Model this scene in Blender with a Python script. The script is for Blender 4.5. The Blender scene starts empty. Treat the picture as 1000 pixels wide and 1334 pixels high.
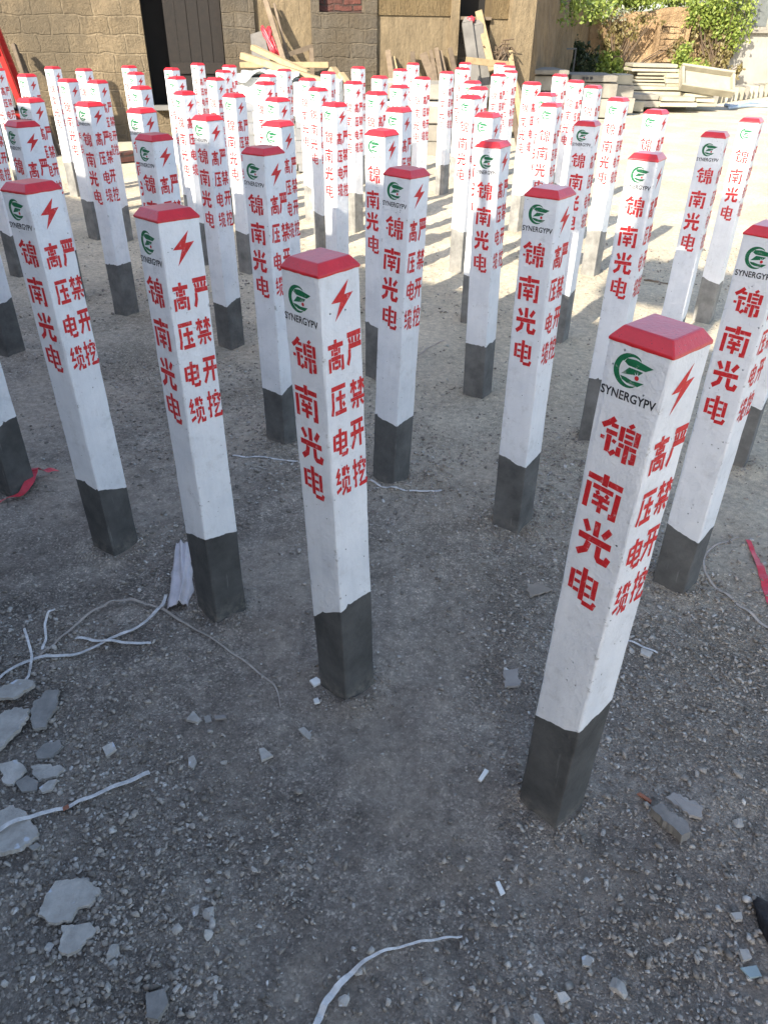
import bpy, bmesh, math, random
import numpy as np
from mathutils import Vector, Matrix, Euler

SC = bpy.context.scene
COL = SC.collection
rad = math.radians

# ------------------------------------------------------------------ camera
F_PX, PITCH, ROLL, CAM_H = 964.41, rad(33.369), rad(0.8117), 1.2963
cam_data = bpy.data.cameras.new("Camera")
cam_data.sensor_fit = 'HORIZONTAL'
cam_data.sensor_width = 36.0
cam_data.lens = 36.0 * F_PX / 1000.0
cam_data.clip_start = 0.02
cam_data.clip_end = 500.0
cam = bpy.data.objects.new("Camera", cam_data)
COL.objects.link(cam)
cam.matrix_world = (Matrix.Translation((0, 0, CAM_H)) @ Matrix.Rotation(math.pi / 2 - PITCH, 4, 'X')
                    @ Matrix.Rotation(ROLL, 4, 'Z'))
SC.camera = cam

# ------------------------------------------------------------------ light
SUN_DIR = Vector((-0.552, -0.834))          # horizontal direction towards the sun (behind the camera, to its left)
SUN_EL = rad(30.5)
world = bpy.data.worlds.new("World")
SC.world = world
world.use_nodes = True
wn = world.node_tree.nodes
bg = wn["Background"]
sky = wn.new("ShaderNodeTexSky")
sky.sky_type = 'NISHITA'
sky.sun_disc = False
sky.sun_elevation = SUN_EL
sky.sun_rotation = math.atan2(SUN_DIR.x, SUN_DIR.y)
sky.air_density = 1.0
sky.dust_density = 1.7
sky.ozone_density = 1.0
world.node_tree.links.new(sky.outputs[0], bg.inputs[0])
bg.inputs[1].default_value = 0.15
sun_data = bpy.data.lights.new("sun", 'SUN')
sun_data.energy = 4.9
sun_data.angle = rad(0.53)
sun_data.color = (1.0, 0.91, 0.76)
sun = bpy.data.objects.new("sun", sun_data)
COL.objects.link(sun)
to_sun = Vector((SUN_DIR.x * math.cos(SUN_EL), SUN_DIR.y * math.cos(SUN_EL), math.sin(SUN_EL)))
sun.rotation_euler = to_sun.to_track_quat('Z', 'Y').to_euler()
SC.view_settings.view_transform = 'Standard'
SC.view_settings.look = 'None'
SC.view_settings.exposure = 1.32
SC.view_settings.gamma = 1.0

# ------------------------------------------------------------------ helpers
def ray(u, v):
    x, y = u - 500, v - 667
    cr, sr = math.cos(ROLL), math.sin(ROLL)
    x, y = x * cr + y * sr, -x * sr + y * cr
    c, s = math.cos(PITCH), math.sin(PITCH)
    return Vector((x, F_PX * c - y * s, -F_PX * s - y * c))

def at(u, v, Y):
    """point of the place seen at photo position (u, v), standing at distance Y"""
    d = ray(u, v)
    return d * (Y / d.y) + Vector((0, 0, CAM_H))

def gp(u, v, z=0.0):
    """point of the ground (height z) seen at photo position (u, v)"""
    d = ray(u, v)
    return d * ((z - CAM_H) / d.z) + Vector((0, 0, CAM_H))

def tag(o, label=None, cat=None, group=None, kind=None):
    if label: o['label'] = label
    if cat: o['category'] = cat
    if group: o['group'] = group
    o['kind'] = kind or 'thing'
    return o

def empty(name, loc=(0, 0, 0), rz=0.0):
    o = bpy.data.objects.new(name, None)
    o.empty_display_size = 0.05
    o.location = loc
    o.rotation_euler = (0, 0, rz)
    COL.objects.link(o)
    return o

def link(name, me, mat=None, parent=None, smooth=False):
    if mat is not None:
        me.materials.clear()
        me.materials.append(mat)
    if smooth:
        me.polygons.foreach_set("use_smooth", [True] * len(me.polygons))
    o = bpy.data.objects.new(name, me)
    COL.objects.link(o)
    if parent: o.parent = parent
    return o

class MB:
    """collects simple shapes, build() links them as one mesh object"""
    def __init__(s):
        s.v, s.f = [], []
    def add(s, vs, fs):
        k = len(s.v)
        s.v += [tuple(p) for p in vs]
        s.f += [tuple(i + k for i in f) for f in fs]
        return s
    def box(s, lo, hi, M=None, bevel=0.0, jit=0.0, rng=random):
        x0, y0, z0 = lo; x1, y1, z1 = hi
        vs = [Vector((x, y, z)) for z in (z0, z1) for x, y in ((x0, y0), (x1, y0), (x1, y1), (x0, y1))]
        if jit: vs = [p + Vector((rng.uniform(-jit, jit), rng.uniform(-jit, jit), rng.uniform(-jit, jit))) for p in vs]
        if M is not None: vs = [M @ p for p in vs]
        fs = [(3, 2, 1, 0), (4, 5, 6, 7), (0, 1, 5, 4), (1, 2, 6, 5), (2, 3, 7, 6), (3, 0, 4, 7)]
        return s.add(vs, fs)
    def beam(s, a, b, w, h, up=(0, 0, 1)):
        """rectangular bar from a to b"""
        a, b = Vector(a), Vector(b)
        d = (b - a).normalized(); u = Vector(up)
        r = d.cross(u)
        if r.length < 1e-4: r = d.cross(Vector((1, 0, 0)))
        r.normalize(); u = r.cross(d)
        vs = [p + r * (i * w / 2) + u * (j * h / 2) for p in (a, b) for i, j in ((-1, -1), (1, -1), (1, 1), (-1, 1))]
        return s.add(vs, [(3, 2, 1, 0), (4, 5, 6, 7), (0, 1, 5, 4), (1, 2, 6, 5), (2, 3, 7, 6), (3, 0, 4, 7)])
    def tube(s, pts, r, n=6):
        pts = [Vector(p) for p in pts]
        rr = r if isinstance(r, (list, tuple)) else [r] * len(pts)
        vs, fs = [], []
        for i, p in enumerate(pts):
            d = (pts[min(i + 1, len(pts) - 1)] - pts[max(i - 1, 0)]).normalized()
            a = d.cross(Vector((0.2, 0.1, 1)));  a.normalize(); b = d.cross(a)
            for k in range(n):
                t = 2 * math.pi * k / n
                vs.append(p + (a * math.cos(t) + b * math.sin(t)) * rr[i])
        for i in range(len(pts) - 1):
            for k in range(n):
                k2 = (k + 1) % n
                fs.append((i * n + k, i * n + k2, (i + 1) * n + k2, (i + 1) * n + k))
        fs.append(tuple(range(n))); fs.append(tuple(range((len(pts) - 1) * n, len(pts) * n))[::-1])
        return s.add(vs, fs)
    def mesh(s, name):
        me = bpy.data.meshes.new(name)
        me.from_pydata(s.v, [], s.f)
        me.update()
        bm = bmesh.new(); bm.from_mesh(me)
        bmesh.ops.recalc_face_normals(bm, faces=bm.faces)
        bm.to_mesh(me); bm.free()
        return me
    def build(s, name, mat, parent=None, bevel=0.0, smooth=False):
        me = s.mesh(name)
        if bevel:
            bm = bmesh.new(); bm.from_mesh(me)
            es = [e for e in bm.edges if len(e.link_faces) == 2 and e.calc_face_angle(0) > 0.6]
            bmesh.ops.bevel(bm, geom=es, offset=bevel, segments=2, affect='EDGES', clamp_overlap=True)
            bm.to_mesh(me); bm.free()
        return link(name, me, mat, parent, smooth)

# value noise for shapes (numpy)
def vnoise(x, y, seed=0):
    x = np.asarray(x, float); y = np.asarray(y, float)
    xi = np.floor(x).astype(np.int64); yi = np.floor(y).astype(np.int64)
    xf = x - xi; yf = y - yi
    u = xf * xf * (3 - 2 * xf); v = yf * yf * (3 - 2 * yf)
    def h(a, b):
        n = (a * 374761393 + b * 668265263 + seed * 974634541) & 0x7fffffff
        n = ((n ^ (n >> 13)) * 1274126177) & 0x7fffffff
        n = (n ^ (n >> 16)) & 0xffff
        return n / 32767.5 - 1.0
    return ((h(xi, yi) * (1 - u) + h(xi + 1, yi) * u) * (1 - v) + (h(xi, yi + 1) * (1 - u) + h(xi + 1, yi + 1) * u) * v)

def fbm(x, y, oct=4, seed=0):
    s = 0; a = 1.0; t = 0
    for i in range(oct):
        s = s + a * vnoise(x * 2 ** i, y * 2 ** i, seed + i); t += a; a *= 0.5
    return s / t

# ------------------------------------------------------------------ materials
def nodes(name):
    m = bpy.data.materials.new(name); m.use_nodes = True
    nt = m.node_tree
    return m, nt, nt.nodes["Principled BSDF"]

def N(nt, typ, **kw):
    n = nt.nodes.new(typ)
    for k, v in kw.items():
        if k.startswith('i_'): n.inputs[k[2:].replace('_', ' ')].default_value = v
        else: setattr(n, k, v)
    return n

def ramp(nt, fac, stops):
    r = nt.nodes.new("ShaderNodeValToRGB")
    el = r.color_ramp.elements
    while len(el) < len(stops): el.new(0.5)
    for e, (p, c) in zip(el, stops):
        e.position = p
        e.color = (c, c, c, 1) if isinstance(c, (int, float)) else (*c, 1)
    nt.links.new(fac, r.inputs[0])
    return r.outputs[0]

def mix(nt, fac, a, b, blend='MIX'):
    n = nt.nodes.new("ShaderNodeMix"); n.data_type = 'RGBA'; n.blend_type = blend
    for sock, val in ((n.inputs[0], fac), (n.inputs[6], a), (n.inputs[7], b)):
        if hasattr(val, 'is_linked'): nt.links.new(val, sock)
        elif isinstance(val, (int, float)): sock.default_value = val if sock.type == 'VALUE' else (val, val, val, 1)
        else: sock.default_value = (*val, 1)
    return n.outputs[2]

def noise(nt, co, scale, detail=4, rough=0.6, dist=0.0):
    n = N(nt, "ShaderNodeTexNoise"); n.inputs['Scale'].default_value = scale
    n.inputs['Detail'].default_value = detail; n.inputs['Roughness'].default_value = rough
    n.inputs['Distortion'].default_value = dist
    nt.links.new(co, n.inputs['Vector'])
    return n.outputs['Fac']

def bump(nt, p, h, strength, dist):
    b = N(nt, "ShaderNodeBump"); b.inputs['Strength'].default_value = strength; b.inputs['Distance'].default_value = dist
    nt.links.new(h, b.inputs['Height'])
    nt.links.new(b.outputs[0], p.inputs['Normal'])
    return b

def math_n(nt, op, a, b=0.0):
    n = N(nt, "ShaderNodeMath", operation=op)
    for s, v in ((n.inputs[0], a), (n.inputs[1], b)):
        if hasattr(v, 'is_linked'): nt.links.new(v, s)
        else: s.default_value = v
    return n.outputs[0]

def coords(nt, kind='Object'):
    return N(nt, "ShaderNodeTexCoord").outputs[kind]

def stone_like(name, c1, c2, scale=6.0, rough=0.85, bscale=60.0, bstr=0.4, bdist=0.004, var=0.25, stretch=None, specks=None):
    """mottled rough surface; the object's own random number shifts its tone"""
    m, nt, p = nodes(name)
    co = coords(nt)
    if stretch:
        mp = N(nt, "ShaderNodeMapping"); mp.inputs['Scale'].default_value = stretch
        nt.links.new(co, mp.inputs[0]); co = mp.outputs[0]
    rnd = N(nt, "ShaderNodeObjectInfo").outputs['Random']
    ad = N(nt, "ShaderNodeVectorMath", operation='ADD'); nt.links.new(co, ad.inputs[0])
    sc = math_n(nt, 'MULTIPLY', rnd, 37.0); nt.links.new(sc, ad.inputs[1]); co = ad.outputs[0]
    f = noise(nt, co, scale, 6, 0.65)
    c = ramp(nt, f, [(0.3, c1), (0.7, c2)])
    k = N(nt, "ShaderNodeMapRange"); k.inputs['To Min'].default_value = 1 - var; k.inputs['To Max'].default_value = 1 + var
    nt.links.new(rnd, k.inputs[0])
    c = mix(nt, 1.0, c, k.outputs[0], 'MULTIPLY')
    if specks:
        s = noise(nt, co, specks[0], 2, 0.5)
        c = mix(nt, ramp(nt, s, [(specks[1], 0.0), (specks[1] + 0.04, 1.0)]), c, specks[2])
    nt.links.new(c, p.inputs['Base Color'])
    p.inputs['Roughness'].default_value = rough
    bump(nt, p, noise(nt, co, bscale, 5, 0.7), bstr, bdist)
    return m

def mat_white_paint():
    m, nt, p = nodes("white_paint")
    co = coords(nt)
    rnd = N(nt, "ShaderNodeObjectInfo").outputs['Random']
    ad = N(nt, "ShaderNodeVectorMath", operation='ADD'); nt.links.new(co, ad.inputs[0])
    nt.links.new(math_n(nt, 'MULTIPLY', rnd, 53.0), ad.inputs[1]); co = ad.outputs[0]
    c = ramp(nt, noise(nt, co, 9, 5, 0.6), [(0.28, (0.69, 0.705, 0.725)), (0.5, (0.78, 0.79, 0.80)), (0.7, (0.84, 0.845, 0.85))])
    # a little dust and grey scuffs
    c = mix(nt, ramp(nt, noise(nt, co, 22, 6, 0.75), [(0.54, 0.0), (0.78, 0.6)]), c, (0.48, 0.47, 0.45))
    # chipped arrises show the concrete
    sx = N(nt, "ShaderNodeSeparateXYZ"); nt.links.new(coords(nt), sx.inputs[0])
    ed = math_n(nt, 'MAXIMUM', math_n(nt, 'ABSOLUTE', sx.outputs['X']), math_n(nt, 'ABSOLUTE', sx.outputs['Y']))
    em = ramp(nt, math_n(nt, 'DIVIDE', ed, 0.0646), [(0.90, 0.0), (0.965, 1.0)])
    chip = math_n(nt, 'MULTIPLY', em, ramp(nt, noise(nt, co, 55, 5, 0.7), [(0.60, 0.0), (0.66, 0.85)]))
    c = mix(nt, chip, c, (0.33, 0.32, 0.30))
    mp = N(nt, "ShaderNodeMapping"); mp.inputs['Scale'].default_value = (90, 90, 5)
    nt.links.new(co, mp.inputs[0])
    c = mix(nt, 0.3, c, ramp(nt, noise(nt, mp.outputs[0], 1.0, 4, 0.6), [(0.3, 0.88), (0.7, 1.05)]), 'MULTIPLY')
    # pin holes
    v = N(nt, "ShaderNodeTexVoronoi"); v.inputs['Scale'].default_value = 62.0
    nt.links.new(co, v.inputs['Vector'])
    hole = ramp(nt, v.outputs['Distance'], [(0.05, 1.0), (0.115, 0.0)])
    sel = ramp(nt, noise(nt, co, 16, 2, 0.5), [(0.50, 0.0), (0.56, 1.0)])
    hm = math_n(nt, 'MULTIPLY', hole, sel)
    c = mix(nt, hm, c, (0.12, 0.12, 0.12))
    nt.links.new(c, p.inputs['Base Color'])
    p.inputs['Roughness'].default_value = 0.55
    hgt = math_n(nt, 'SUBTRACT', math_n(nt, 'ADD', math_n(nt, 'MULTIPLY', noise(nt, co, 45, 4, 0.6), 1.0),
                 math_n(nt, 'MULTIPLY', noise(nt, co, 260, 3, 0.6), 0.35)), math_n(nt, 'MULTIPLY', hm, 1.2))
    bump(nt, p, hgt, 0.95, 0.003)
    return m

def mat_base_concrete():
    """bare concrete foot; the object's colour sets how dark it is"""
    m, nt, p = nodes("bare_concrete")
    oi = N(nt, "ShaderNodeObjectInfo")
    co = coords(nt)
    ad = N(nt, "ShaderNodeVectorMath", operation='ADD'); nt.links.new(co, ad.inputs[0])
    nt.links.new(math_n(nt, 'MULTIPLY', oi.outputs['Random'], 53.0), ad.inputs[1]); co = ad.outputs[0]
    f = noise(nt, co, 12, 6, 0.65)
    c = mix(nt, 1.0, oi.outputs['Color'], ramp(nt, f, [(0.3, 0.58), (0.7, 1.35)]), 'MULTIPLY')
    mp = N(nt, "ShaderNodeMapping"); mp.inputs['Scale'].default_value = (60, 60, 6)
    nt.links.new(co, mp.inputs[0])
    c = mix(nt, ramp(nt, noise(nt, mp.outputs[0], 1.0, 4, 0.6), [(0.66, 0.0), (0.74, 0.35)]), c, (0.30, 0.30, 0.29))
    # splashed dust low down
    sz = N(nt, "ShaderNodeSeparateXYZ"); nt.links.new(coords(nt), sz.inputs[0])
    low = N(nt, "ShaderNodeMapRange"); low.inputs['From Min'].default_value = 0.05; low.inputs['From Max'].default_value = 0.0
    nt.links.new(sz.outputs['Z'], low.inputs[0])
    dust = math_n(nt, 'MULTIPLY', low.outputs[0], ramp(nt, noise(nt, co, 40, 6, 0.75), [(0.44, 0.0), (0.70, 0.6)]))
    c = mix(nt, dust, c, (0.30, 0.265, 0.22))
    nt.links.new(c, p.inputs['Base Color'])
    p.inputs['Roughness'].default_value = 0.85
    bump(nt, p, noise(nt, co, 70, 5, 0.7), 0.7, 0.004)
    return m

def mat_red_paint():
    m, nt, p = nodes("red_paint")
    co = coords(nt)
    oi = N(nt, "ShaderNodeObjectInfo")
    ad = N(nt, "ShaderNodeVectorMath", operation='ADD'); nt.links.new(co, ad.inputs[0])
    nt.links.new(math_n(nt, 'MULTIPLY', oi.outputs['Random'], 53.0), ad.inputs[1]); co = ad.outputs[0]
    c = ramp(nt, noise(nt, co, 30, 5, 0.7), [(0.3, (0.50, 0.016, 0.022)), (0.7, (0.66, 0.022, 0.03))])
    v = N(nt, "ShaderNodeTexVoronoi"); v.inputs['Scale'].default_value = 240.0
    nt.links.new(co, v.inputs['Vector'])
    sp = math_n(nt, 'MULTIPLY', ramp(nt, v.outputs['Distance'], [(0.12, 1.0), (0.22, 0.0)]),
                ramp(nt, noise(nt, co, 60, 2, 0.5), [(0.5, 0.0), (0.56, 1.0)]))
    c = mix(nt, math_n(nt, 'MULTIPLY', sp, 0.8), c, (0.13, 0.012, 0.02))
    nt.links.new(c, p.inputs['Base Color'])
    p.inputs['Roughness'].default_value = 0.30
    p.inputs['Coat Weight'].default_value = 0.2
    p.inputs['Coat Roughness'].default_value = 0.28
    bump(nt, p, math_n(nt, 'SUBTRACT', noise(nt, co, 150, 4, 0.6), math_n(nt, 'MULTIPLY', sp, 0.6)), 0.4, 0.0012)
    return m

def mat_ink(name, c1, c2):
    m, nt, p = nodes(name)
    co = coords(nt)
    oi = N(nt, "ShaderNodeObjectInfo")
    ad = N(nt, "ShaderNodeVectorMath", operation='ADD'); nt.links.new(co, ad.inputs[0])
    nt.links.new(math_n(nt, 'MULTIPLY', oi.outputs['Random'], 53.0), ad.inputs[1]); co = ad.outputs[0]
    c = ramp(nt, noise(nt, co, 160, 3, 0.6), [(0.35, c1), (0.65, c2)])
    # thin, worn spray
    c = mix(nt, ramp(nt, noise(nt, co, 90, 6, 0.8), [(0.57, 0.0), (0.72, 0.8)]), c, (0.70, 0.58, 0.58))
    nt.links.new(c, p.inputs['Base Color'])
    p.inputs['Roughness'].default_value = 0.6
    return m

def mat_plain(name, col, rough=0.6, var=0.15, scale=8.0, bstr=0.2, bscale=40, bdist=0.003):
    c1 = tuple(x * (1 - var) for x in col); c2 = tuple(x * (1 + var) for x in col)
    return stone_like(name, c1, c2, scale, rough, bscale, bstr, bdist, var=0.1)

def mat_ground():
    m, nt, p = nodes("gravel_yard")
    co = coords(nt)
    sep = N(nt, "ShaderNodeSeparateXYZ"); nt.links.new(co, sep.inputs[0])
    # pale dusty sand out in the yard, grey crushed stone where the posts were set
    n1 = noise(nt, co, 0.55, 4, 0.6)
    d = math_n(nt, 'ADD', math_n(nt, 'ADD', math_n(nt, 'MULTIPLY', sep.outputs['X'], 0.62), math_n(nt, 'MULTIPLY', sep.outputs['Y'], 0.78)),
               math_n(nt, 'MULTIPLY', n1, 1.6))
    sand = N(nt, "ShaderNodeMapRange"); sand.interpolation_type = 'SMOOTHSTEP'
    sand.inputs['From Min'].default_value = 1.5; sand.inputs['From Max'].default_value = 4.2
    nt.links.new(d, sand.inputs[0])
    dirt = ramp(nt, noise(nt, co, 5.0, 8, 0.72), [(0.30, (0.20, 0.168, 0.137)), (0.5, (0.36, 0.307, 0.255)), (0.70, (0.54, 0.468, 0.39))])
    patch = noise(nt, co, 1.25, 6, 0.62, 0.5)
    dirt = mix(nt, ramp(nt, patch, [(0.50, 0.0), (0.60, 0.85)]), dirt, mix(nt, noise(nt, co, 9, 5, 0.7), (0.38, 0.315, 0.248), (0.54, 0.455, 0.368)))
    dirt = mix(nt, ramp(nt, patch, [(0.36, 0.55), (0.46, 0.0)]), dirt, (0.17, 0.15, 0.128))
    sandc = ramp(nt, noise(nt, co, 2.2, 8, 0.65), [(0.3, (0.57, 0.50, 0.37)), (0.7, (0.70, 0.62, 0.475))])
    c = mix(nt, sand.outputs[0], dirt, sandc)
    # grit: small stones coloured cell by cell, fewer where the dirt is packed smooth
    packed = ramp(nt, patch, [(0.42, 1.0), (0.60, 0.18)])
    v = N(nt, "ShaderNodeTexVoronoi"); v.inputs['Scale'].default_value = 230.0; v.inputs['Randomness'].default_value = 1.0
    nt.links.new(co, v.inputs['Vector'])
    bw = N(nt, "ShaderNodeSeparateColor"); nt.links.new(v.outputs['Color'], bw.inputs[0])
    gc = mix(nt, 1.0, c, ramp(nt, bw.outputs[0], [(0.0, 0.55), (0.7, 1.05), (0.9, 1.5), (1.0, 2.4)]), 'MULTIPLY')
    keep = N(nt, "ShaderNodeMapRange"); keep.inputs['To Min'].default_value = 0.8; keep.inputs['To Max'].default_value = 0.2
    nt.links.new(sand.outputs[0], keep.inputs[0])
    c = mix(nt, math_n(nt, 'MULTIPLY', packed, keep.outputs[0]), c, gc)
    c = mix(nt, 1.0, c, ramp(nt, noise(nt, co, 38, 6, 0.8), [(0.3, 0.62), (0.7, 1.35)]), 'MULTIPLY')
    nt.links.new(c, p.inputs['Base Color'])
    p.inputs['Roughness'].default_value = 0.95
    p.inputs['Specular IOR Level'].default_value = 0.2
    h = math_n(nt, 'ADD', math_n(nt, 'MULTIPLY', math_n(nt, 'MULTIPLY', v.outputs['Distance'], -0.7), packed), math_n(nt, 'MULTIPLY', noise(nt, co, 60, 8, 0.8), 1.3))
    bump(nt, p, h, 1.0, 0.012)
    return m

def mat_gravel():
    m, nt, p = nodes("crushed_stone")
    g = N(nt, "ShaderNodeNewGeometry")
    c = ramp(nt, g.outputs['Random Per Island'], [(0.0, (0.16, 0.138, 0.112)), (0.4, (0.29, 0.252, 0.208)), (0.75, (0.38, 0.335, 0.28)), (0.95, (0.42, 0.39, 0.345)), (1.0, (0.56, 0.53, 0.48))])
    co = coords(nt)
    c = mix(nt, 1.0, c, ramp(nt, noise(nt, co, 120, 3, 0.6), [(0.3, 0.75), (0.7, 1.2)]), 'MULTIPLY')
    nt.links.new(c, p.inputs['Base Color'])
    p.inputs['Roughness'].default_value = 0.9
    bump(nt, p, noise(nt, co, 300, 3, 0.6), 0.4, 0.0015)
    return m

def mat_brickwall(name, bricks, mortar, bw, bh, mortar_size=0.02, stain=None, offset=0.5):
    """blocks with uneven faces; object X runs along the wall, Z is up"""
    m, nt, p = nodes(name)
    co = coords(nt)
    sep = N(nt, "ShaderNodeSeparateXYZ"); nt.links.new(co, sep.inputs[0])
    comb = N(nt, "ShaderNodeCombineXYZ"); nt.links.new(sep.outputs['X'], comb.inputs[0]); nt.links.new(sep.outputs['Z'], comb.inputs[1])
    # wobble the joints
    wob = N(nt, "ShaderNodeTexNoise"); wob.inputs['Scale'].default_value = 5.0; wob.inputs['Detail'].default_value = 3
    nt.links.new(comb.outputs[0], wob.inputs['Vector'])
    wsub = N(nt, "ShaderNodeVectorMath", operation='SUBTRACT'); nt.links.new(wob.outputs['Color'], wsub.inputs[0]); wsub.inputs[1].default_value = (.5, .5, .5)
    wsc = N(nt, "ShaderNodeVectorMath", operation='SCALE'); nt.links.new(wsub.outputs[0], wsc.inputs[0]); wsc.inputs['Scale'].default_value = 0.075
    wad = N(nt, "ShaderNodeVectorMath", operation='ADD'); nt.links.new(comb.outputs[0], wad.inputs[0]); nt.links.new(wsc.outputs[0], wad.inputs[1])
    b = N(nt, "ShaderNodeTexBrick"); b.offset = offset
    b.inputs['Scale'].default_value = 1.0
    b.inputs['Brick Width'].default_value = bw; b.inputs['Row Height'].default_value = bh
    b.inputs['Mortar Size'].default_value = mortar_size; b.inputs['Mortar Smooth'].default_value = 0.4
    b.inputs['Bias'].default_value = 0.0
    b.inputs['Color1'].default_value = (*bricks[0], 1); b.inputs['Color2'].default_value = (*bricks[1], 1)
    b.inputs['Mortar'].default_value = (*mortar, 1)
    nt.links.new(wad.outputs[0], b.inputs['Vector'])
    avg = tuple((bricks[0][i] + bricks[1][i]) / 2 for i in range(3))
    c = mix(nt, ramp(nt, noise(nt, co, 2.4, 5, 0.65), [(0.45, 0.0), (0.64, 0.65)]), b.outputs['Color'], avg)
    c = mix(nt, 1.0, c, ramp(nt, noise(nt, co, 3.5, 8, 0.7), [(0.25, 0.62), (0.5, 1.0), (0.75, 1.28)]), 'MULTIPLY')
    mp = N(nt, "ShaderNodeMapping"); mp.inputs['Scale'].default_value = (30, 30, 3)
    nt.links.new(co, mp.inputs[0])
    c = mix(nt, 0.7, c, ramp(nt, noise(nt, mp.outputs[0], 1.0, 4, 0.6), [(0.3, 0.72), (0.7, 1.2)]), 'MULTIPLY')
    if stain: c = mix(nt, ramp(nt, noise(nt, co, 1.3, 5, 0.6), [(0.42, 0.0), (0.6, 0.75)]), c, stain)
    nt.links.new(c, p.inputs['Base Color'])
    p.inputs['Roughness'].default_value = 0.95
    h = math_n(nt, 'ADD', math_n(nt, 'MULTIPLY', b.outputs['Fac'], -1.0), math_n(nt, 'MULTIPLY', noise(nt, co, 25, 6, 0.75), 0.8))
    bump(nt, p, h, 0.95, 0.05)
    return m

def mat_earth(name, c1, c2, c3, streak=(14, 14, 3), bdist=0.08):
    """rammed earth or straw plaster with weathered streaks"""
    m, nt, p = nodes(name)
    co = coords(nt)
    c = ramp(nt, noise(nt, co, 1.4, 8, 0.7), [(0.28, c1), (0.5, c2), (0.74, c3)])
    mp = N(nt, "ShaderNodeMapping"); mp.inputs['Scale'].default_value = streak
    nt.links.new(co, mp.inputs[0])
    s = noise(nt, mp.outputs[0], 1.0, 6, 0.7, 0.4)
    c = mix(nt, 0.85, c, ramp(nt, s, [(0.3, 0.62), (0.7, 1.25)]), 'MULTIPLY')
    nt.links.new(c, p.inputs['Base Color'])
    p.inputs['Roughness'].default_value = 0.95
    bump(nt, p, math_n(nt, 'ADD', s, noise(nt, co, 18, 6, 0.75)), 0.9, bdist)
    return m

def mat_wood(name, c1, c2):
    return stone_like(name, c1, c2, 5.0, 0.75, 8.0, 0.4, 0.004, var=0.3, stretch=(3, 3, 3))

def mat_leaf(name, c1, c2):
    m, nt, p = nodes(name)
    g = N(nt, "ShaderNodeNewGeometry")
    c = ramp(nt, g.outputs['Random Per Island'], [(0.0, c1), (1.0, c2)])
    nt.links.new(c, p.inputs['Base Color'])
    p.inputs['Roughness'].default_value = 0.55
    tr = N(nt, "ShaderNodeBsdfTranslucent"); nt.links.new(c, tr.inputs[0])
    mx = N(nt, "ShaderNodeMixShader"); mx.inputs[0].default_value = 0.3
    nt.links.new(p.outputs[0], mx.inputs[1]); nt.links.new(tr.outputs[0], mx.inputs[2])
    nt.links.new(mx.outputs[0], nt.nodes["Material Output"].inputs[0])
    return m

M = {}
M['white'] = mat_white_paint()
M['base'] = mat_base_concrete()
M['red'] = mat_red_paint()
M['ink_red'] = mat_ink("red_stencil_paint", (0.50, 0.012, 0.016), (0.64, 0.02, 0.024))
M['ink_green'] = mat_ink("green_stencil_paint", (0.003, 0.115, 0.042), (0.008, 0.165, 0.066))
M['ink_black'] = mat_ink("black_stencil_paint", (0.010, 0.012, 0.016), (0.022, 0.024, 0.03))
M['ground'] = mat_ground()
M['gravel'] = mat_gravel()
M['adobe'] = mat_brickwall("mud_brick", ((0.165, 0.127, 0.077), (0.245, 0.19, 0.118)), (0.285, 0.226, 0.145), 0.33, 0.192, 0.012, (0.12, 0.098, 0.066))
M['greybrick'] = mat_brickwall("grey_cement_block", ((0.082, 0.070, 0.054), (0.13, 0.11, 0.082)), (0.145, 0.12, 0.085), 0.36, 0.155, 0.012, (0.10, 0.078, 0.05))
M['tan'] = mat_earth("smooth_mud_plaster", (0.15, 0.115, 0.068), (0.195, 0.15, 0.09), (0.23, 0.18, 0.11), (15, 15, 3.5), 0.02)
M['straw'] = mat_earth("rough_straw_mud", (0.12, 0.084, 0.04), (0.17, 0.122, 0.06), (0.225, 0.168, 0.088), (34, 34, 5), 0.06)
M['mud'] = mat_earth("weathered_earth_wall", (0.30, 0.19, 0.10), (0.46, 0.31, 0.17), (0.56, 0.41, 0.24), (3, 3, 0.9), 0.15)
M['mudside'] = mat_earth("brown_earth_wall", (0.20, 0.135, 0.068), (0.31, 0.215, 0.115), (0.42, 0.30, 0.165), (13, 13, 3.0), 0.14)
M['plaster'] = stone_like("white_plaster", (0.27, 0.26, 0.235), (0.38, 0.365, 0.33), 2.0, 0.9, 30, 0.3, 0.01)
M['slab'] = stone_like("pale_concrete", (0.29, 0.265, 0.20), (0.42, 0.39, 0.30), 5.0, 0.9, 50, 0.4, 0.006, var=0.18)
M['greyslab'] = stone_like("grey_concrete", (0.19, 0.175, 0.15), (0.30, 0.28, 0.24), 5.0, 0.9, 50, 0.4, 0.006, var=0.2)
M['block'] = stone_like("white_block", (0.66, 0.65, 0.60), (0.80, 0.79, 0.75), 3.0, 0.85, 80, 0.2, 0.003, var=0.05)
M['sheet'] = mat_plain("plastic_sheet", (0.60, 0.66, 0.70), 0.35, 0.12, 6, 0.5, 10, 0.03)
M['timber'] = mat_wood("sawn_timber", (0.26, 0.19, 0.10), (0.38, 0.29, 0.165))
M['oldwood'] = mat_wood("weathered_wood", (0.095, 0.07, 0.047), (0.165, 0.125, 0.085))
M['darkwood'] = mat_wood("dark_door_wood", (0.007, 0.005, 0.004), (0.016, 0.011, 0.008))
M['void'] = mat_plain("unlit_inside", (0.012, 0.011, 0.010), 0.95)  # indoor shade put into the colour, for the doorway and open window
M['redbrick'] = mat_brickwall("red_brick_infill", ((0.085, 0.04, 0.033), (0.17, 0.062, 0.048)), (0.055, 0.045, 0.038), 0.24, 0.075, 0.012)
M['machine'] = mat_plain("red_enamel", (0.42, 0.022, 0.018), 0.4, 0.2, 10, 0.15)
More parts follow.
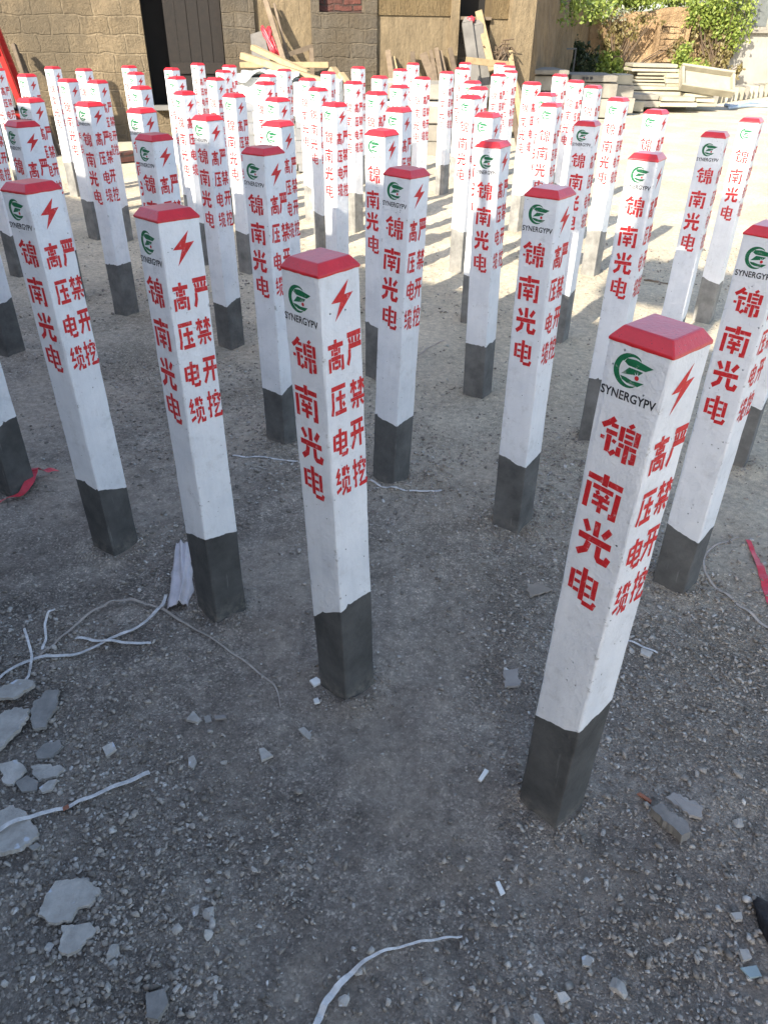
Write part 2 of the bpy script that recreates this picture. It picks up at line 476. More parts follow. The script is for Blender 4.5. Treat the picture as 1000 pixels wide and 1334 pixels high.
M['mesh'] = mat_plain("grey_steel_panel", (0.10, 0.11, 0.11), 0.5, 0.2, 10)
M['steel'] = mat_plain("dark_steel", (0.05, 0.05, 0.05), 0.5)
M['redcloth'] = mat_plain("red_plastic_strip", (0.52, 0.04, 0.06), 0.4, 0.2, 30, 0.4, 60)
M['strap'] = mat_plain("white_packing_strap", (0.56, 0.54, 0.51), 0.55, 0.35, 45, 0.3, 50, 0.002)
M['strapbrown'] = mat_plain("dusty_packing_strap", (0.34, 0.29, 0.24), 0.7, 0.25, 20, 0.3, 50, 0.002)
M['cloth'] = mat_plain("dusty_white_cloth", (0.54, 0.50, 0.50), 0.9, 0.12, 18, 0.5, 40, 0.01)
M['flake'] = stone_like("slab_flake", (0.30, 0.275, 0.24), (0.52, 0.485, 0.43), 26, 0.9, 90, 0.7, 0.004, var=0.12, specks=(40, 0.66, (0.5, 0.52, 0.55)))
M['flakedark'] = stone_like("dark_slate_flake", (0.18, 0.168, 0.15), (0.31, 0.29, 0.26), 26, 0.85, 90, 0.7, 0.003, var=0.12)
M['tile'] = stone_like("tan_tile", (0.26, 0.235, 0.21), (0.36, 0.325, 0.285), 22, 0.85, 90, 0.3, 0.002, var=0.1)
M['card'] = stone_like("dry_brown_card", (0.22, 0.185, 0.145), (0.31, 0.265, 0.21), 20, 0.9, 60, 0.4, 0.004, var=0.1)
M['bluehose'] = mat_plain("pale_blue_hose", (0.33, 0.42, 0.52), 0.5)
M['teal'] = mat_plain("pale_teal_plastic", (0.30, 0.37, 0.37), 0.35)
M['blackplastic'] = mat_plain("black_plastic", (0.018, 0.018, 0.022), 0.5, 0.3, 20, 0.5, 25, 0.01)
M['brick_chip'] = mat_plain("brick_chip", (0.30, 0.12, 0.07), 0.9)
M['leaf'] = mat_leaf("green_leaves", (0.085, 0.14, 0.018), (0.30, 0.36, 0.075))
M['leafpale'] = mat_leaf("pale_blossom_leaves", (0.18, 0.20, 0.12), (0.42, 0.43, 0.34))
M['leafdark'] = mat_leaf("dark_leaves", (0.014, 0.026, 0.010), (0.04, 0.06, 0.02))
M['leafdry'] = mat_leaf("dry_vine", (0.10, 0.08, 0.03), (0.23, 0.19, 0.07))
M['twig'] = mat_plain("twig_bark", (0.10, 0.07, 0.045), 0.9)
M['roof'] = mat_plain("roof_tiles", (0.13, 0.12, 0.115), 0.9)
M['cement'] = stone_like("cement_render", (0.12, 0.118, 0.113), (0.17, 0.165, 0.155), 2.0, 0.9, 40, 0.4, 0.006)
M['greypost'] = stone_like('dark_grey_concrete', (0.10, 0.095, 0.088), (0.17, 0.162, 0.15), 6.0, 0.9, 50, 0.4, 0.005, var=0.12)
M['tank'] = mat_plain("grey_shade_tank", (0.30, 0.31, 0.32), 0.4)

# ------------------------------------------------------------------ ground
SPOTS = []          # base positions, filled below from the post table
POSTS = [
('A',-0.081,1.230,0.037,0.011,-0.0289,-0.0167), ('B',0.340,0.916,-0.068,0.010,0.0053,-0.0160),
('C',-0.782,1.752,0.222,0.021,-0.0149,0.0175), ('D',-0.424,1.493,-0.001,0.021,-0.0070,0.0241),
('E',0.400,1.919,0.130,-0.001,-0.0102,-0.0023), ('F',0.022,2.180,0.139,-0.001,0.0275,-0.0041),
('G',0.813,1.625,0.032,-0.016,-0.0116,-0.0134), ('H',0.385,2.881,0.223,-0.013,-0.0199,-0.0071),
('1',-2.519,5.934,0.294,0.007,0,0), ('2',-1.735,4.073,0.316,0.005,0,0), ('3',-3.089,6.740,0.30,0.0,0,0),
('4',-2.752,7.004,0.355,0.005,0,0), ('5',-2.068,5.473,0.284,0.007,0,0), ('6',-2.373,6.674,0.371,0.010,0,0),
('7',-1.866,5.431,0.286,0.005,0,0), ('8',-1.381,3.864,0.219,0.009,0,0), ('9',-1.371,3.078,0.115,0.007,0,0),
('10',-2.222,4.530,0.25,0.0,0.03,0), ('11',-1.733,3.255,0.2,0.0,0,0), ('12',-1.217,2.082,0.2,0.0,0,0),
('13',-2.209,7.297,0.190,0.007,0,0), ('14',-1.937,6.528,0.250,-0.002,0,0), ('15',-1.497,5.099,0.199,-0.003,0,0),
('16',-1.087,3.684,0.207,0.003,0,0), ('17',-1.807,7.110,0.266,0.003,0,0), ('18',-1.495,6.003,0.156,0.001,0,0),
('19',-1.174,4.853,0.040,-0.010,0,0), ('20',-1.784,7.982,0.156,0.005,0,0), ('21',-1.232,6.023,0.218,-0.004,0,0),
('22',-1.365,7.030,0.151,-0.004,0,0), ('23',-1.427,7.664,0.112,0.006,0,0), ('24',-0.745,3.417,0.132,0.003,0,0),
('25',-0.860,4.679,0.206,-0.007,0,0), ('26',-0.801,2.803,0.153,0.001,0,0), ('27',-0.374,2.441,0.178,0.012,0,0),
('28',-0.440,3.307,0.244,-0.003,0,0), ('29',-0.809,5.494,0.063,0.007,0,0), ('30',-0.930,6.542,0.248,-0.006,0,0),
('31',-0.903,7.328,0.329,-0.003,0,0), ('32',-0.580,4.352,0.115,0.002,0,0), ('33',-0.596,6.213,0.217,-0.008,0,0),
('34',-0.447,5.325,0.123,-0.013,0,0), ('35',-0.509,7.021,0.349,-0.004,0,0), ('36',-0.278,4.211,0.067,-0.006,0,0),
('37',-0.284,7.776,0.162,0.004,0,0), ('38',-0.249,5.838,0.044,-0.003,0,0), ('39',-0.082,6.388,0.198,0.003,0,0),
('40',-0.079,4.945,0.076,-0.004,0,0), ('41',0.092,7.582,0.104,-0.001,0,0), ('42',0.230,8.629,0.102,0.007,0,0),
('43',0.059,5.588,0.142,-0.007,0,0), ('44',0.240,6.509,0.055,-0.006,0,0), ('45',0.041,3.919,0.209,0.0,0,0),
('46',-0.027,3.028,0.150,0.001,0,0), ('47',0.488,7.328,0.165,-0.004,0,0), ('48',0.782,8.987,0.158,0.005,0,0),
('49',0.647,7.706,-0.012,0.011,0,0), ('50',0.579,6.007,0.134,0.0,0,0), ('51',0.571,5.478,0.089,-0.004,0,0),
('52',0.452,4.786,0.127,-0.005,0,0), ('53',1.165,9.151,0.104,0.0,0,0), ('54',0.894,7.074,0.075,-0.005,0,0),
('55',1.164,8.476,0.104,0.001,0,0), ('56',1.059,7.585,0.110,-0.001,0,0), ('57',0.449,3.833,0.226,-0.009,0,0),
('58',0.977,5.903,-0.096,0.004,0,0), ('59',0.937,5.072,0.187,-0.007,0,0), ('60',0.850,4.413,0.256,-0.009,0,0),
('61',1.414,7.145,0.100,-0.004,0,0), ('62',1.390,6.431,-0.022,-0.009,0,0), ('63',1.325,5.565,0.197,0.007,0,0),
('64',0.845,3.558,0.263,-0.011,0,0), ('65',1.277,4.739,0.111,-0.003,0,0), ('66',1.298,4.089,0.090,-0.008,0,0),
('67',0.784,2.488,0.222,0.005,0,0), ('68',1.256,3.192,0.255,-0.008,0,0), ('69',1.679,3.864,0.199,-0.018,0,0),
('70',1.239,2.313,0.2,0.0,-0.01,0),
]

def gh(x, y):
    """height of the ground"""
    x = np.asarray(x, float); y = np.asarray(y, float)
    z = 0.016 * fbm(x * 1.3, y * 1.3, 3, 5) + 0.010 * fbm(x * 7, y * 7, 3, 11) + 0.006 * fbm(x * 26, y * 26, 3, 17)
    for P in POSTS:
        if P[2] < 3.4:
            d = np.hypot(x - P[1], y - P[2])
            z = z + 0.014 * np.exp(-((d - 0.06) / 0.045) ** 2) * (0.6 + 0.8 * vnoise(x * 18, y * 18, 31))
    return z - 0.003

def lattice(edges):
    out = []
    for a, b, st in edges:
        n = max(1, int(round((b - a) / st)))
        out += list(np.linspace(a, b, n, endpoint=False))
    out.append(edges[-1][1])
    return np.array(out)

def build_ground():
    xs = lattice([(-150, -20, 10), (-20, -5, 0.8), (-5, -1.7, 0.06), (-1.7, 1.6, 0.0125), (1.6, 5, 0.06), (5, 20, 0.8), (20, 150, 10)])
    ys = lattice([(-60, -10, 5), (-10, 0.1, 0.4), (0.1, 3.4, 0.0125), (3.4, 7, 0.04), (7, 12, 0.15), (12, 30, 0.8), (30, 200, 10)])
    X, Y = np.meshgrid(xs, ys)
    Z = gh(X, Y)
    nx, ny = len(xs), len(ys)
    co = np.stack([X, Y, Z], -1).reshape(-1, 3)
    i = (np.arange(ny - 1)[:, None] * nx + np.arange(nx - 1)[None, :]).ravel()
    fc = np.stack([i, i + 1, i + 1 + nx, i + nx], 1)
    me = bpy.data.meshes.new("ground")
    me.vertices.add(len(co)); me.vertices.foreach_set("co", co.ravel())
    me.loops.add(fc.size); me.loops.foreach_set("vertex_index", fc.ravel())
    me.polygons.add(len(fc)); me.polygons.foreach_set("loop_start", np.arange(0, fc.size, 4)); me.polygons.foreach_set("loop_total", np.full(len(fc), 4))
    me.update(calc_edges=True)
    o = link("ground", me, M['ground'], None, True)
    tag(o, kind='structure')
build_ground()

def hull(seed, n=11):
    """angular crushed stone: convex hull of random points, as arrays"""
    rng = random.Random(seed); bm = bmesh.new()
    for _ in range(n):
        v = Vector((rng.gauss(0, 1), rng.gauss(0, 1), rng.gauss(0, 1))).normalized() * rng.uniform(0.75, 1.0)
        bm.verts.new(v)
    r = bmesh.ops.convex_hull(bm, input=bm.verts[:])
    bmesh.ops.delete(bm, geom=[g for g in r['geom_interior'] if isinstance(g, bmesh.types.BMVert)], context='VERTS')
    bmesh.ops.recalc_face_normals(bm, faces=bm.faces)
    bm.verts.index_update()
    iv = np.array([v.co[:] for v in bm.verts]); fc = np.array([[v.index for v in f.verts] for f in bm.faces if len(f.verts) == 3]); bm.free()
    return iv, fc

def build_gravel():
    rng = np.random.default_rng(7)
    pts = []
    def scatter(n, x0, x1, y0, y1, s0, s1, powr, lo):
        x = rng.uniform(x0, x1, n); y = rng.uniform(y0, y1, n)
        keep = np.abs(x) < 0.25 + 0.58 * y
        d = fbm(x * 1.7, y * 1.7, 4, 41) * 3.2 + 0.30
        keep &= rng.uniform(0, 1, n) < np.clip(d, lo, 1.0)
        for P in POSTS: keep &= np.hypot(x - P[1], y - P[2]) > 0.055
        x, y = x[keep], y[keep]
        pts.append((x, y, s0 + (s1 - s0) * rng.uniform(0, 1, len(x)) ** powr))
    scatter(30000, -1.0, 1.0, 0.30, 1.5, 0.0014, 0.0066, 2.3, 0.05)
    scatter(25000, -1.7, 1.7, 1.2, 3.2, 0.0023, 0.0092, 2.0, 0.10)
    scatter(5500, -1.2, 1.2, 0.30, 2.4, 0.0045, 0.0115, 2.4, 0.04)
    scatter(9000, -3.0, 3.0, 3.0, 5.5, 0.004, 0.012, 3.0, 0.2)
    for cx, cy, n_, sd in ((-0.62, 1.00, 1500, 0.13), (-0.52, 0.72, 1600, 0.12), (-0.45, 0.55, 900, 0.10), (-0.75, 1.35, 900, 0.16), (0.55, 0.62, 700, 0.10), (0.15, 0.62, 900, 0.14)):
        pts.append((rng.normal(cx, sd, n_), rng.normal(cy, sd * 0.8, n_), 0.0016 + 0.0075 * rng.uniform(0, 1, n_) ** 3))
    # little heaps pushed up round the feet
    for P in POSTS:
        if P[2] < 2.6:
            k = 260; a = rng.uniform(0, 6.283, k); r_ = 0.058 + np.abs(rng.normal(0, 0.024, k))
            pts.append((P[1] + r_ * np.cos(a), P[2] + r_ * np.sin(a), 0.002 + 0.0045 * rng.uniform(0, 1, k) ** 2))
    X = np.concatenate([p[0] for p in pts]); Y = np.concatenate([p[1] for p in pts]); S = np.concatenate([p[2] for p in pts])
    Zg = gh(X, Y); which = rng.integers(0, 10, len(X))
    CO, FC, off = [], [], 0
    for w in range(10):
        iv, ifc = hull(500 + w, 9 + w % 4)
        k = which == w; x, y, s, z = X[k], Y[k], S[k], Zg[k]; n = len(x)
        a = rng.uniform(0, 2 * np.pi, n); ca, sa = np.cos(a), np.sin(a)
        sx = s * rng.uniform(0.9, 1.3, n); sy = s * rng.uniform(0.7, 1.05, n); sz = s * rng.uniform(0.45, 0.85, n)
        V = np.repeat(iv[None], n, 0)
        vx = V[..., 0] * sx[:, None]; vy = V[..., 1] * sy[:, None]; vz = V[..., 2] * sz[:, None] + vx * rng.uniform(-0.5, 0.5, n)[:, None]
        co = np.stack([vx * ca[:, None] - vy * sa[:, None] + x[:, None], vx * sa[:, None] + vy * ca[:, None] + y[:, None], vz + (z + 0.3 * sz)[:, None]], -1).reshape(-1, 3)
        CO.append(co); FC.append((ifc[None] + (np.arange(n) * len(iv))[:, None, None]).reshape(-1, 3) + off); off += len(co)
    co = np.concatenate(CO); fc = np.concatenate(FC)
    me = bpy.data.meshes.new("gravel")
    me.vertices.add(len(co)); me.vertices.foreach_set("co", co.ravel())
    me.loops.add(fc.size); me.loops.foreach_set("vertex_index", fc.ravel())
    me.polygons.add(len(fc)); me.polygons.foreach_set("loop_start", np.arange(0, fc.size, 3)); me.polygons.foreach_set("loop_total", np.full(len(fc), 3))
    me.update(calc_edges=True)
    o = link("gravel", me, M['gravel'])
    tag(o, kind='stuff')
build_gravel()

# ------------------------------------------------------------------ mud brick house along the back
WSL = 0.25
WANG = math.atan(WSL)
WALL_ORG = Vector((0, 11.4, 0))
def wall_sz(u, v, off=0.0):
    """photo position -> (distance along the house wall, height)"""
    d = ray(u, v); t = (11.4 + off) / (d.y - WSL * d.x); P = d * t
    return P.x / math.cos(WANG), P.z + CAM_H

def build_house():
    H = empty("mud_brick_house", WALL_ORG, WANG)
    tag(H, "long low mud brick house with a dark doorway along the back of the yard", "house")
    top = 2.75
    def wallbox(name, s0, s1, z0, z1, y0, y1, mat):
        m = MB().box((s0, y0, z0), (s1, y1, z1)); return m.build(name, mat, H)
    # walls butt end to end; y = 0 is the plaster plane, negative comes towards the yard
    wallbox("wall", -9.0, -3.08, -0.1, top, 0.0, 0.4, M['adobe'])
    wallbox("wall", -3.08, -2.13, -0.1, 0.39, 0.02, 0.38, M['adobe'])
    wallbox("wall", -3.08, -2.13, 2.35, top, 0.02, 0.38, M['adobe'])
    wallbox("pier", -2.13, -1.74, -0.1, top, -0.02, 0.4, M['greybrick'])
    wallbox("wall", -1.74, -1.03, -0.1, top, 0.03, 0.4, M['tan'])
    wallbox("pier", -1.03, -0.19, -0.1, 1.42, -0.03, 0.4, M['greybrick'])
    wallbox("pier", -1.03, -0.93, 1.42, top, -0.03, 0.4, M['greybrick'])
    wallbox("pier", -0.36, -0.19, 1.42, top, -0.03, 0.4, M['greybrick'])
    wallbox("wall", -0.93, -0.36, 2.3, top, -0.02, 0.4, M['tan'])
    w = wallbox("window", -0.93, -0.36, 1.42, 2.3, 0.09, 0.38, M['redbrick'])
    w['label'] = "window bricked up with red brick"
    wallbox("wall", -0.19, 0.80, -0.1, 1.40, 0.02, 0.4, M['tan'])
    wallbox("wall", -0.19, 0.80, 1.40, top, 0.0, 0.4, M['straw'])
    wallbox("pier", 0.80, 0.90, -0.1, top, -0.06, 0.4, M['tan'])
    wallbox("wall", 0.90, 1.36, -0.1, 1.36, 0.10, 0.4, M['greybrick'])
    sill = MB().box((0.905, -0.04, 1.36), (1.355, 0.4, 1.40)); sill.build("sill", M['oldwood'], H, 0.006)
    wv = wallbox("window", 0.90, 1.36, 1.40, 2.3, 0.28, 0.38, M['void'])
    wallbox("wall", 0.90, 1.36, 2.3, top, 0.05, 0.4, M['straw'])
    wallbox("wall", 1.36, 1.60, -0.1, 1.38, 0.02, 0.4, M['tan'])
    wallbox("wall", 1.36, 1.60, 1.38, top, 0.0, 0.4, M['straw'])
    wallbox("pier", 1.60, 1.93, -0.1, top, -0.12, 0.4, M['tan'])
    # the doorway: deep dark opening, half closed by a plank door
    wallbox("door_recess", -3.08, -2.13, 0.39, 2.35, 0.33, 0.37, M['void'])
    d = MB()
    for k in range(5):
        d.box((-2.82 + k * 0.137, 0.10, 0.395), (-2.82 + k * 0.137 + 0.131, 0.145 + 0.004 * (k % 2), 2.34))
    dr = d.build("door", M['darkwood'], H)
    MB().box((-2.80, 0.075, 0.75), (-2.15, 0.099, 0.87)).build("door_rail", M['darkwood'], dr)
    wallbox("threshold", -3.08, -2.13, 0.36, 0.41, -0.10, 0.018, M['cement'])
    # far end wall, back wall and a tiled roof
    wallbox("wall", -9.0, 1.93, -0.1, top, 1.2, 1.6, M['adobe'])
    wallbox("wall", 1.53, 1.93, -0.1, top, 0.402, 1.198, M['adobe'])
    wallbox("wall", -9.0, -8.6, -0.1, top, 0.402, 1.198, M['adobe'])
    r = MB()
    for sgn, y0 in ((1, -0.35), (-1, 1.95)):
        vs = [Vector((x, y, z)) for x in (-9.4, 2.3) for y, z in ((y0, top + 0.002), (0.8, top + 0.45), (0.8, top + 0.56), (y0, top + 0.11))]
        r.add(vs, [(0, 1, 2, 3), (7, 6, 5, 4), (0, 4, 5, 1), (1, 5, 6, 2), (2, 6, 7, 3), (3, 7, 4, 0)])
    r.build("roof", M['roof'], H)
build_house()

# ------------------------------------------------------------------ house behind the viewer that shades the front rows
def build_shade_house():
    E_, N_ = Vector((0.7830, -0.6220, 0)), Vector((0.6220, 0.7830, 0))
    n_e = 3.63 - 1.675 * 3.2
    ang = math.atan2(E_.y, E_.x)
    o = N_ * n_e
    H = empty("cement_house", (o.x, o.y, 0), ang)
    tag(H, "plain cement rendered house with a flat roof whose straight shadow covers the front rows", "house")
    MB().box((-14, -5.2, -0.1), (0.75, -0.25, 3.05)).build("wall", M['cement'], H)
    MB().box((-14.3, -5.5, 3.05), (1.0, 0.0, 3.2)).build("roof", M['cement'], H)
    for s in (-11.0, -7.0, -3.2):
        f = MB().box((s, -0.248, 1.0), (s + 1.2, -0.20, 2.3)).build("window", M['oldwood'], H)
        MB().box((s + 0.06, -0.198, 1.06), (s + 0.57, -0.19, 2.24)).box((s + 0.63, -0.198, 1.06), (s + 1.14, -0.19, 2.24)).build("pane", M['steel'], f)
    d = MB().box((-0.6, -0.248, 0.0), (0.4, -0.19, 2.1)).build("door", M['oldwood'], H)
    T = empty("shade_tank", o + E_ * -0.80 + N_ * -0.45 + Vector((0, 0, 3.2)), ang)  # unseen tank, added to cast a separate patch of shade on the posts
    tag(T, "added grey tank on four short legs above the cement house, casting a shade patch", "shade caster")
    t = MB()
    n = 20
    prof = [(-0.42, 0.10), (-0.40, 0.20), (-0.36, 0.255), (0.36, 0.255), (0.40, 0.20), (0.42, 0.10)]
    vs = [(x, r_ * math.cos(2 * math.pi * k / n), 0.82 + r_ * math.sin(2 * math.pi * k / n)) for x, r_ in prof for k in range(n)]
    fs = [(i * n + k, i * n + (k + 1) % n, (i + 1) * n + (k + 1) % n, (i + 1) * n + k) for i in range(len(prof) - 1) for k in range(n)]
    fs += [tuple(range(n)), tuple(range((len(prof) - 1) * n, len(prof) * n))]
    t.add(vs, fs); t.build("drum", M['tank'], T, smooth=False)
    for x in (-0.3, 0.3):
        for y in (-0.18, 0.18):
            MB().beam((x, y, 0.0), (x, y * 0.8, 0.66), 0.03, 0.03).build("leg", M['steel'], T)
build_shade_house()

# ------------------------------------------------------------------ marker posts
HW = 0.0457                       # half width of the square shaft
ZT = 0.960                        # underside of the cap
R45 = Matrix.Rotation(math.pi / 4, 4, 'Z')

def perimeter(h, nside=14, rc=0.0035):
    """square outline with rounded corners, in face-aligned axes turned so one corner points to -Y"""
    pts = []
    cs = [(h, -h), (h, h), (-h, h), (-h, -h)]
    for k in range(4):
        cx, cy = cs[k]; nx_, ny_ = cs[(k + 1) % 4]
        dx, dy = (nx_ - cx) / (2 * h), (ny_ - cy) / (2 * h)
        px_, py_ = cs[k - 1]
        ex, ey = (px_ - cx) / (2 * h), (py_ - cy) / (2 * h)
        # rounded corner
        for a in (0.0, 0.5, 1.0):
            t = a * math.pi / 2
            ox = cx + rc * (ex + dx) - rc * (dx * math.cos(t) + ex * math.sin(t))
            oy = cy + rc * (ey + dy) - rc * (dy * math.cos(t) + ey * math.sin(t))
            pts.append((ox, oy, k))
        for i in range(1, nside):
            s_ = rc + (2 * h - 2 * rc) * i / nside
            pts.append((cx + dx * s_, cy + dy * s_, k + i / nside))
    # turn by -45 deg: corner (-h,-h) goes to... keep (h,-h) -> towards -Y
    c, s = math.cos(-math.pi / 4), math.sin(-math.pi / 4)
    return [(x * c - y * s, x * s + y * c, t) for x, y, t in pts]

def ring_mesh(name, rings, close_top=False, close_bot=False):
    n = len(rings[0]); vs = [p for r in rings for p in r]; fs = []
    for i in range(len(rings) - 1):
        for k in range(n):
            k2 = (k + 1) % n
            fs.append((i * n + k, i * n + k2, (i + 1) * n + k2, (i + 1) * n + k))
    if close_bot: fs.append(tuple(range(n))[::-1])
    if close_top: fs.append(tuple(range((len(rings) - 1) * n, len(rings) * n)))
    me = bpy.data.meshes.new(name); me.from_pydata(vs, [], fs); me.update()
    return me

def post_body(seed, zband, tilt=(0, 0, 0, 0)):
    """white shaft and bare foot; the paint line is uneven and differs from post to post"""
    rng = random.Random(seed)
    per = perimeter(HW); n = len(per)
    kn = [rng.uniform(-1, 1) for _ in range(24)]
    def zb(i):
        t = per[i][2]
        k = int(t) % 4; f = t - int(t)
        base = zband + tilt[k] * (1 - f) + tilt[(k + 1) % 4] * f
        a = t * 3; i0 = int(a); ff = a - i0; ff = ff * ff * (3 - 2 * ff)
        wob = kn[i0 % 12] * (1 - ff) + kn[(i0 + 1) % 12] * ff
        return base + 0.004 * wob + 0.0010 * rng.uniform(-1, 1) + (0.008 * rng.random() if rng.random() < 0.05 else 0)
    line = [zb(i) for i in range(n)]
    def jit(z, a):
        out = []
        for i, (x, y, t) in enumerate(per):
            corner = abs(t - round(t)) < 0.04
            d = 1 - (rng.random() * 0.0011 if corner else 0) / HW * (1 if a else 0)
            out.append((x * d, y * d, z))
        return out
    rings = [[(x, y, line[i]) for i, (x, y, t) in enumerate(per)]]
    zs = [0.33 + (ZT - 0.33) * k / 16 for k in range(17)]
    rings += [jit(z, True) for z in zs]
    shaft = ring_mesh("shaft", rings)
    br = [[(x * 0.985, y * 0.985, z) for x, y, t in per] for z in (-0.05, 0.0, 0.03, 0.09)]
    br = [jit(z, True) for z in (-0.05, 0.0, 0.03, 0.07, 0.11, 0.15)] + [rings[0]]
    foot = ring_mesh("foot", br, close_bot=True)
    return shaft, foot

def cap_mesh(seed):
    rng = random.Random(seed)
    per = perimeter(1.0, nside=8, rc=0.05)
    def ring(h, z, jz=0.0): return [(x * h, y * h, z + rng.uniform(-jz, jz)) for x, y, t in per]
    hp = 0.0338
    rings = [ring(HW + 0.0006, ZT - 0.0022, 0.0005), ring(HW + 0.0009, ZT + 0.0005), ring(HW + 0.0002, ZT + 0.0022),
             ring(hp + 0.0022, ZT + 0.0150), ring(hp + 0.0008, ZT + 0.0164), ring(hp - 0.0012, ZT + 0.0170)]
    return ring_mesh("cap", rings, close_top=True)

# --- lettering, drawn stroke by stroke like the stencil (grid 100 x 100, y up): (points, width)
GL = {}
GL['jin'] = [([(32,100),(18,84),(3,72)],11), ([(25,82),(43,82)],9), ([(15,62),(44,62)],10), ([(25,54),(25,8)],11), ([(3,42),(14,42)],8), ([(35,44),(44,40)],8), ([(34,4),(46,18)],9),
    ([(80,102),(70,92)],8), ([(55,88),(55,50)],10), ([(94,88),(94,50)],10), ([(63,84),(86,84)],8), ([(64,69),(85,69)],8), ([(64,54),(85,54)],8),
    ([(52,40),(66,40)],9), ([(81,40),(98,40)],9), ([(55,32),(55,8)],10), ([(74,46),(74,-4)],10), ([(94,32),(94,8),(85,6)],10)]
GL['nan'] = [([(1,84),(41,84)],12), ([(59,84),(99,84)],12), ([(50,102),(50,72)],13), ([(8,68),(8,0)],12), ([(20,63),(78,63)],10), ([(92,68),(92,4),(78,3)],12),
    ([(34,54),(39,45)],9), ([(66,54),(61,45)],9), ([(26,38),(44,38)],9), ([(56,38),(74,38)],9), ([(26,21),(44,21)],9), ([(56,21),(74,21)],9), ([(50,46),(50,0)],10)]
GL['guang'] = [([(50,102),(50,62)],14), ([(12,94),(28,68)],13), ([(90,94),(72,68)],13), ([(0,51),(100,51)],14), ([(34,41),(28,18),(4,1)],14), ([(66,41),(66,12),(72,5),(93,5),(99,22)],13)]
GL['dian'] = [([(50,102),(50,6)],14), ([(10,84),(10,26)],13), ([(90,84),(90,26)],13), ([(20,80),(40,80)],9), ([(60,80),(80,80)],9), ([(20,55),(40,55)],8), ([(60,55),(80,55)],8),
    ([(20,30),(40,30)],9), ([(60,30),(80,30)],9), ([(58,3),(94,3),(100,18)],11)]
GL['gao'] = [([(50,102),(50,90)],13), ([(1,82),(99,82)],11), ([(27,72),(27,53)],9), ([(73,72),(73,53)],9), ([(36,69),(64,69)],8), ([(36,56),(64,56)],8),
    ([(8,46),(8,0)],11), ([(18,42),(82,42)],10), ([(92,46),(92,4),(81,3)],11), ([(30,32),(30,7)],9), ([(70,32),(70,7)],9), ([(38,29),(62,29)],8), ([(38,10),(62,10)],8)]
GL['ya'] = [([(4,95),(98,95)],12), ([(12,84),(11,30),(2,1)],12), ([(30,56),(54,56)],11), ([(68,56),(94,56)],11), ([(61,82),(61,14)],12), ([(22,5),(99,5)],12), ([(76,37),(88,22)],11)]
GL['lan'] = [([(24,100),(7,76),(26,72)],9), ([(30,82),(8,50),(36,48)],9), ([(2,16),(36,27)],10),
    ([(50,98),(50,68)],9), ([(63,100),(63,66)],9), ([(83,100),(74,84)],8), ([(79,84),(99,84)],8), ([(82,77),(92,68)],8),
    ([(49,58),(49,24)],9), ([(58,56),(84,56)],8), ([(92,58),(92,24)],9), ([(70,48),(67,24),(42,0)],9), ([(78,20),(78,4),(97,4),(99,16)],9)]
GL['yan'] = [([(3,94),(97,94)],12), ([(38,85),(38,66)],11), ([(62,85),(62,66)],11), ([(13,84),(22,66)],10), ([(88,84),(79,66)],10), ([(10,57),(98,57)],12), ([(16,48),(15,26),(1,-1)],13)]
GL['jin_forbid'] = [([(1,86),(19,86)],9), ([(30,86),(47,86)],9), ([(24,102),(24,52)],9), ([(18,78),(3,58)],8), ([(30,78),(43,62)],8),
    ([(53,86),(71,86)],9), ([(81,86),(99,86)],9), ([(76,102),(76,52)],9), ([(70,78),(57,60)],8), ([(82,78),(98,58)],8),
    ([(18,45),(82,45)],9), ([(1,31),(99,31)],9), ([(50,24),(50,2),(40,0)],10), ([(29,22),(11,1)],9), ([(71,22),(90,3)],9)]
GL['kai'] = [([(5,93),(95,93)],12), ([(0,54),(24,54)],12), ([(40,54),(62,54)],12), ([(78,54),(100,54)],12), ([(32,84),(31,38),(6,0)],12), ([(70,84),(70,-1)],12)]
GL['wa'] = [([(0,76),(11,76)],10), ([(24,76),(34,76)],10), ([(18,102),(18,6),(7,4)],10), ([(0,34),(11,38)],9), ([(25,44),(36,50)],9),
    ([(68,102),(68,92)],10), ([(44,84),(44,68)],9), ([(52,82),(86,82)],9), ([(95,84),(95,68)],9), ([(60,72),(44,52)],9), ([(77,72),(94,54)],9),
    ([(46,44),(82,44),(50,12)],10), ([(46,6),(48,2),(96,2),(100,16)],10)]

def stroke_quads(pts, w):
    """one band along a polyline, mitred"""
    P = [Vector((x, y)) for x, y in pts]; L, Rr = [], []
    for i, p in enumerate(P):
        if i == 0: d = (P[1] - P[0]).normalized(); m = Vector((-d.y, d.x)); k = 1
        elif i == len(P) - 1: d = (P[i] - P[i - 1]).normalized(); m = Vector((-d.y, d.x)); k = 1
        else:
            d0 = (P[i] - P[i - 1]).normalized(); d1 = (P[i + 1] - P[i]).normalized()
            m = Vector((-(d0.y + d1.y), d0.x + d1.x)).normalized()
            k = min(1.8, 1 / max(0.3, m.dot(Vector((-d0.y, d0.x)))))
        L.append(p + m * (w / 2 * k)); Rr.append(p - m * (w / 2 * k))
    return L, Rr

FACE = {'L': (Vector((-HW * math.sqrt(2), 0, 0)), Vector((1, -1, 0)) / math.sqrt(2), Vector((-1, -1, 0)) / math.sqrt(2)),
        'R': (Vector((0, -HW * math.sqrt(2), 0)), Vector((1, 1, 0)) / math.sqrt(2), Vector((1, -1, 0)) / math.sqrt(2))}
LIFT = 0.0004
def onface(side, u, z, lift=LIFT):
    """u: 0..1 across the face, z: height"""
    o, d, nrm = FACE[side]
    return o + d * (u * 2 * HW) + nrm * lift + Vector((0, 0, z))

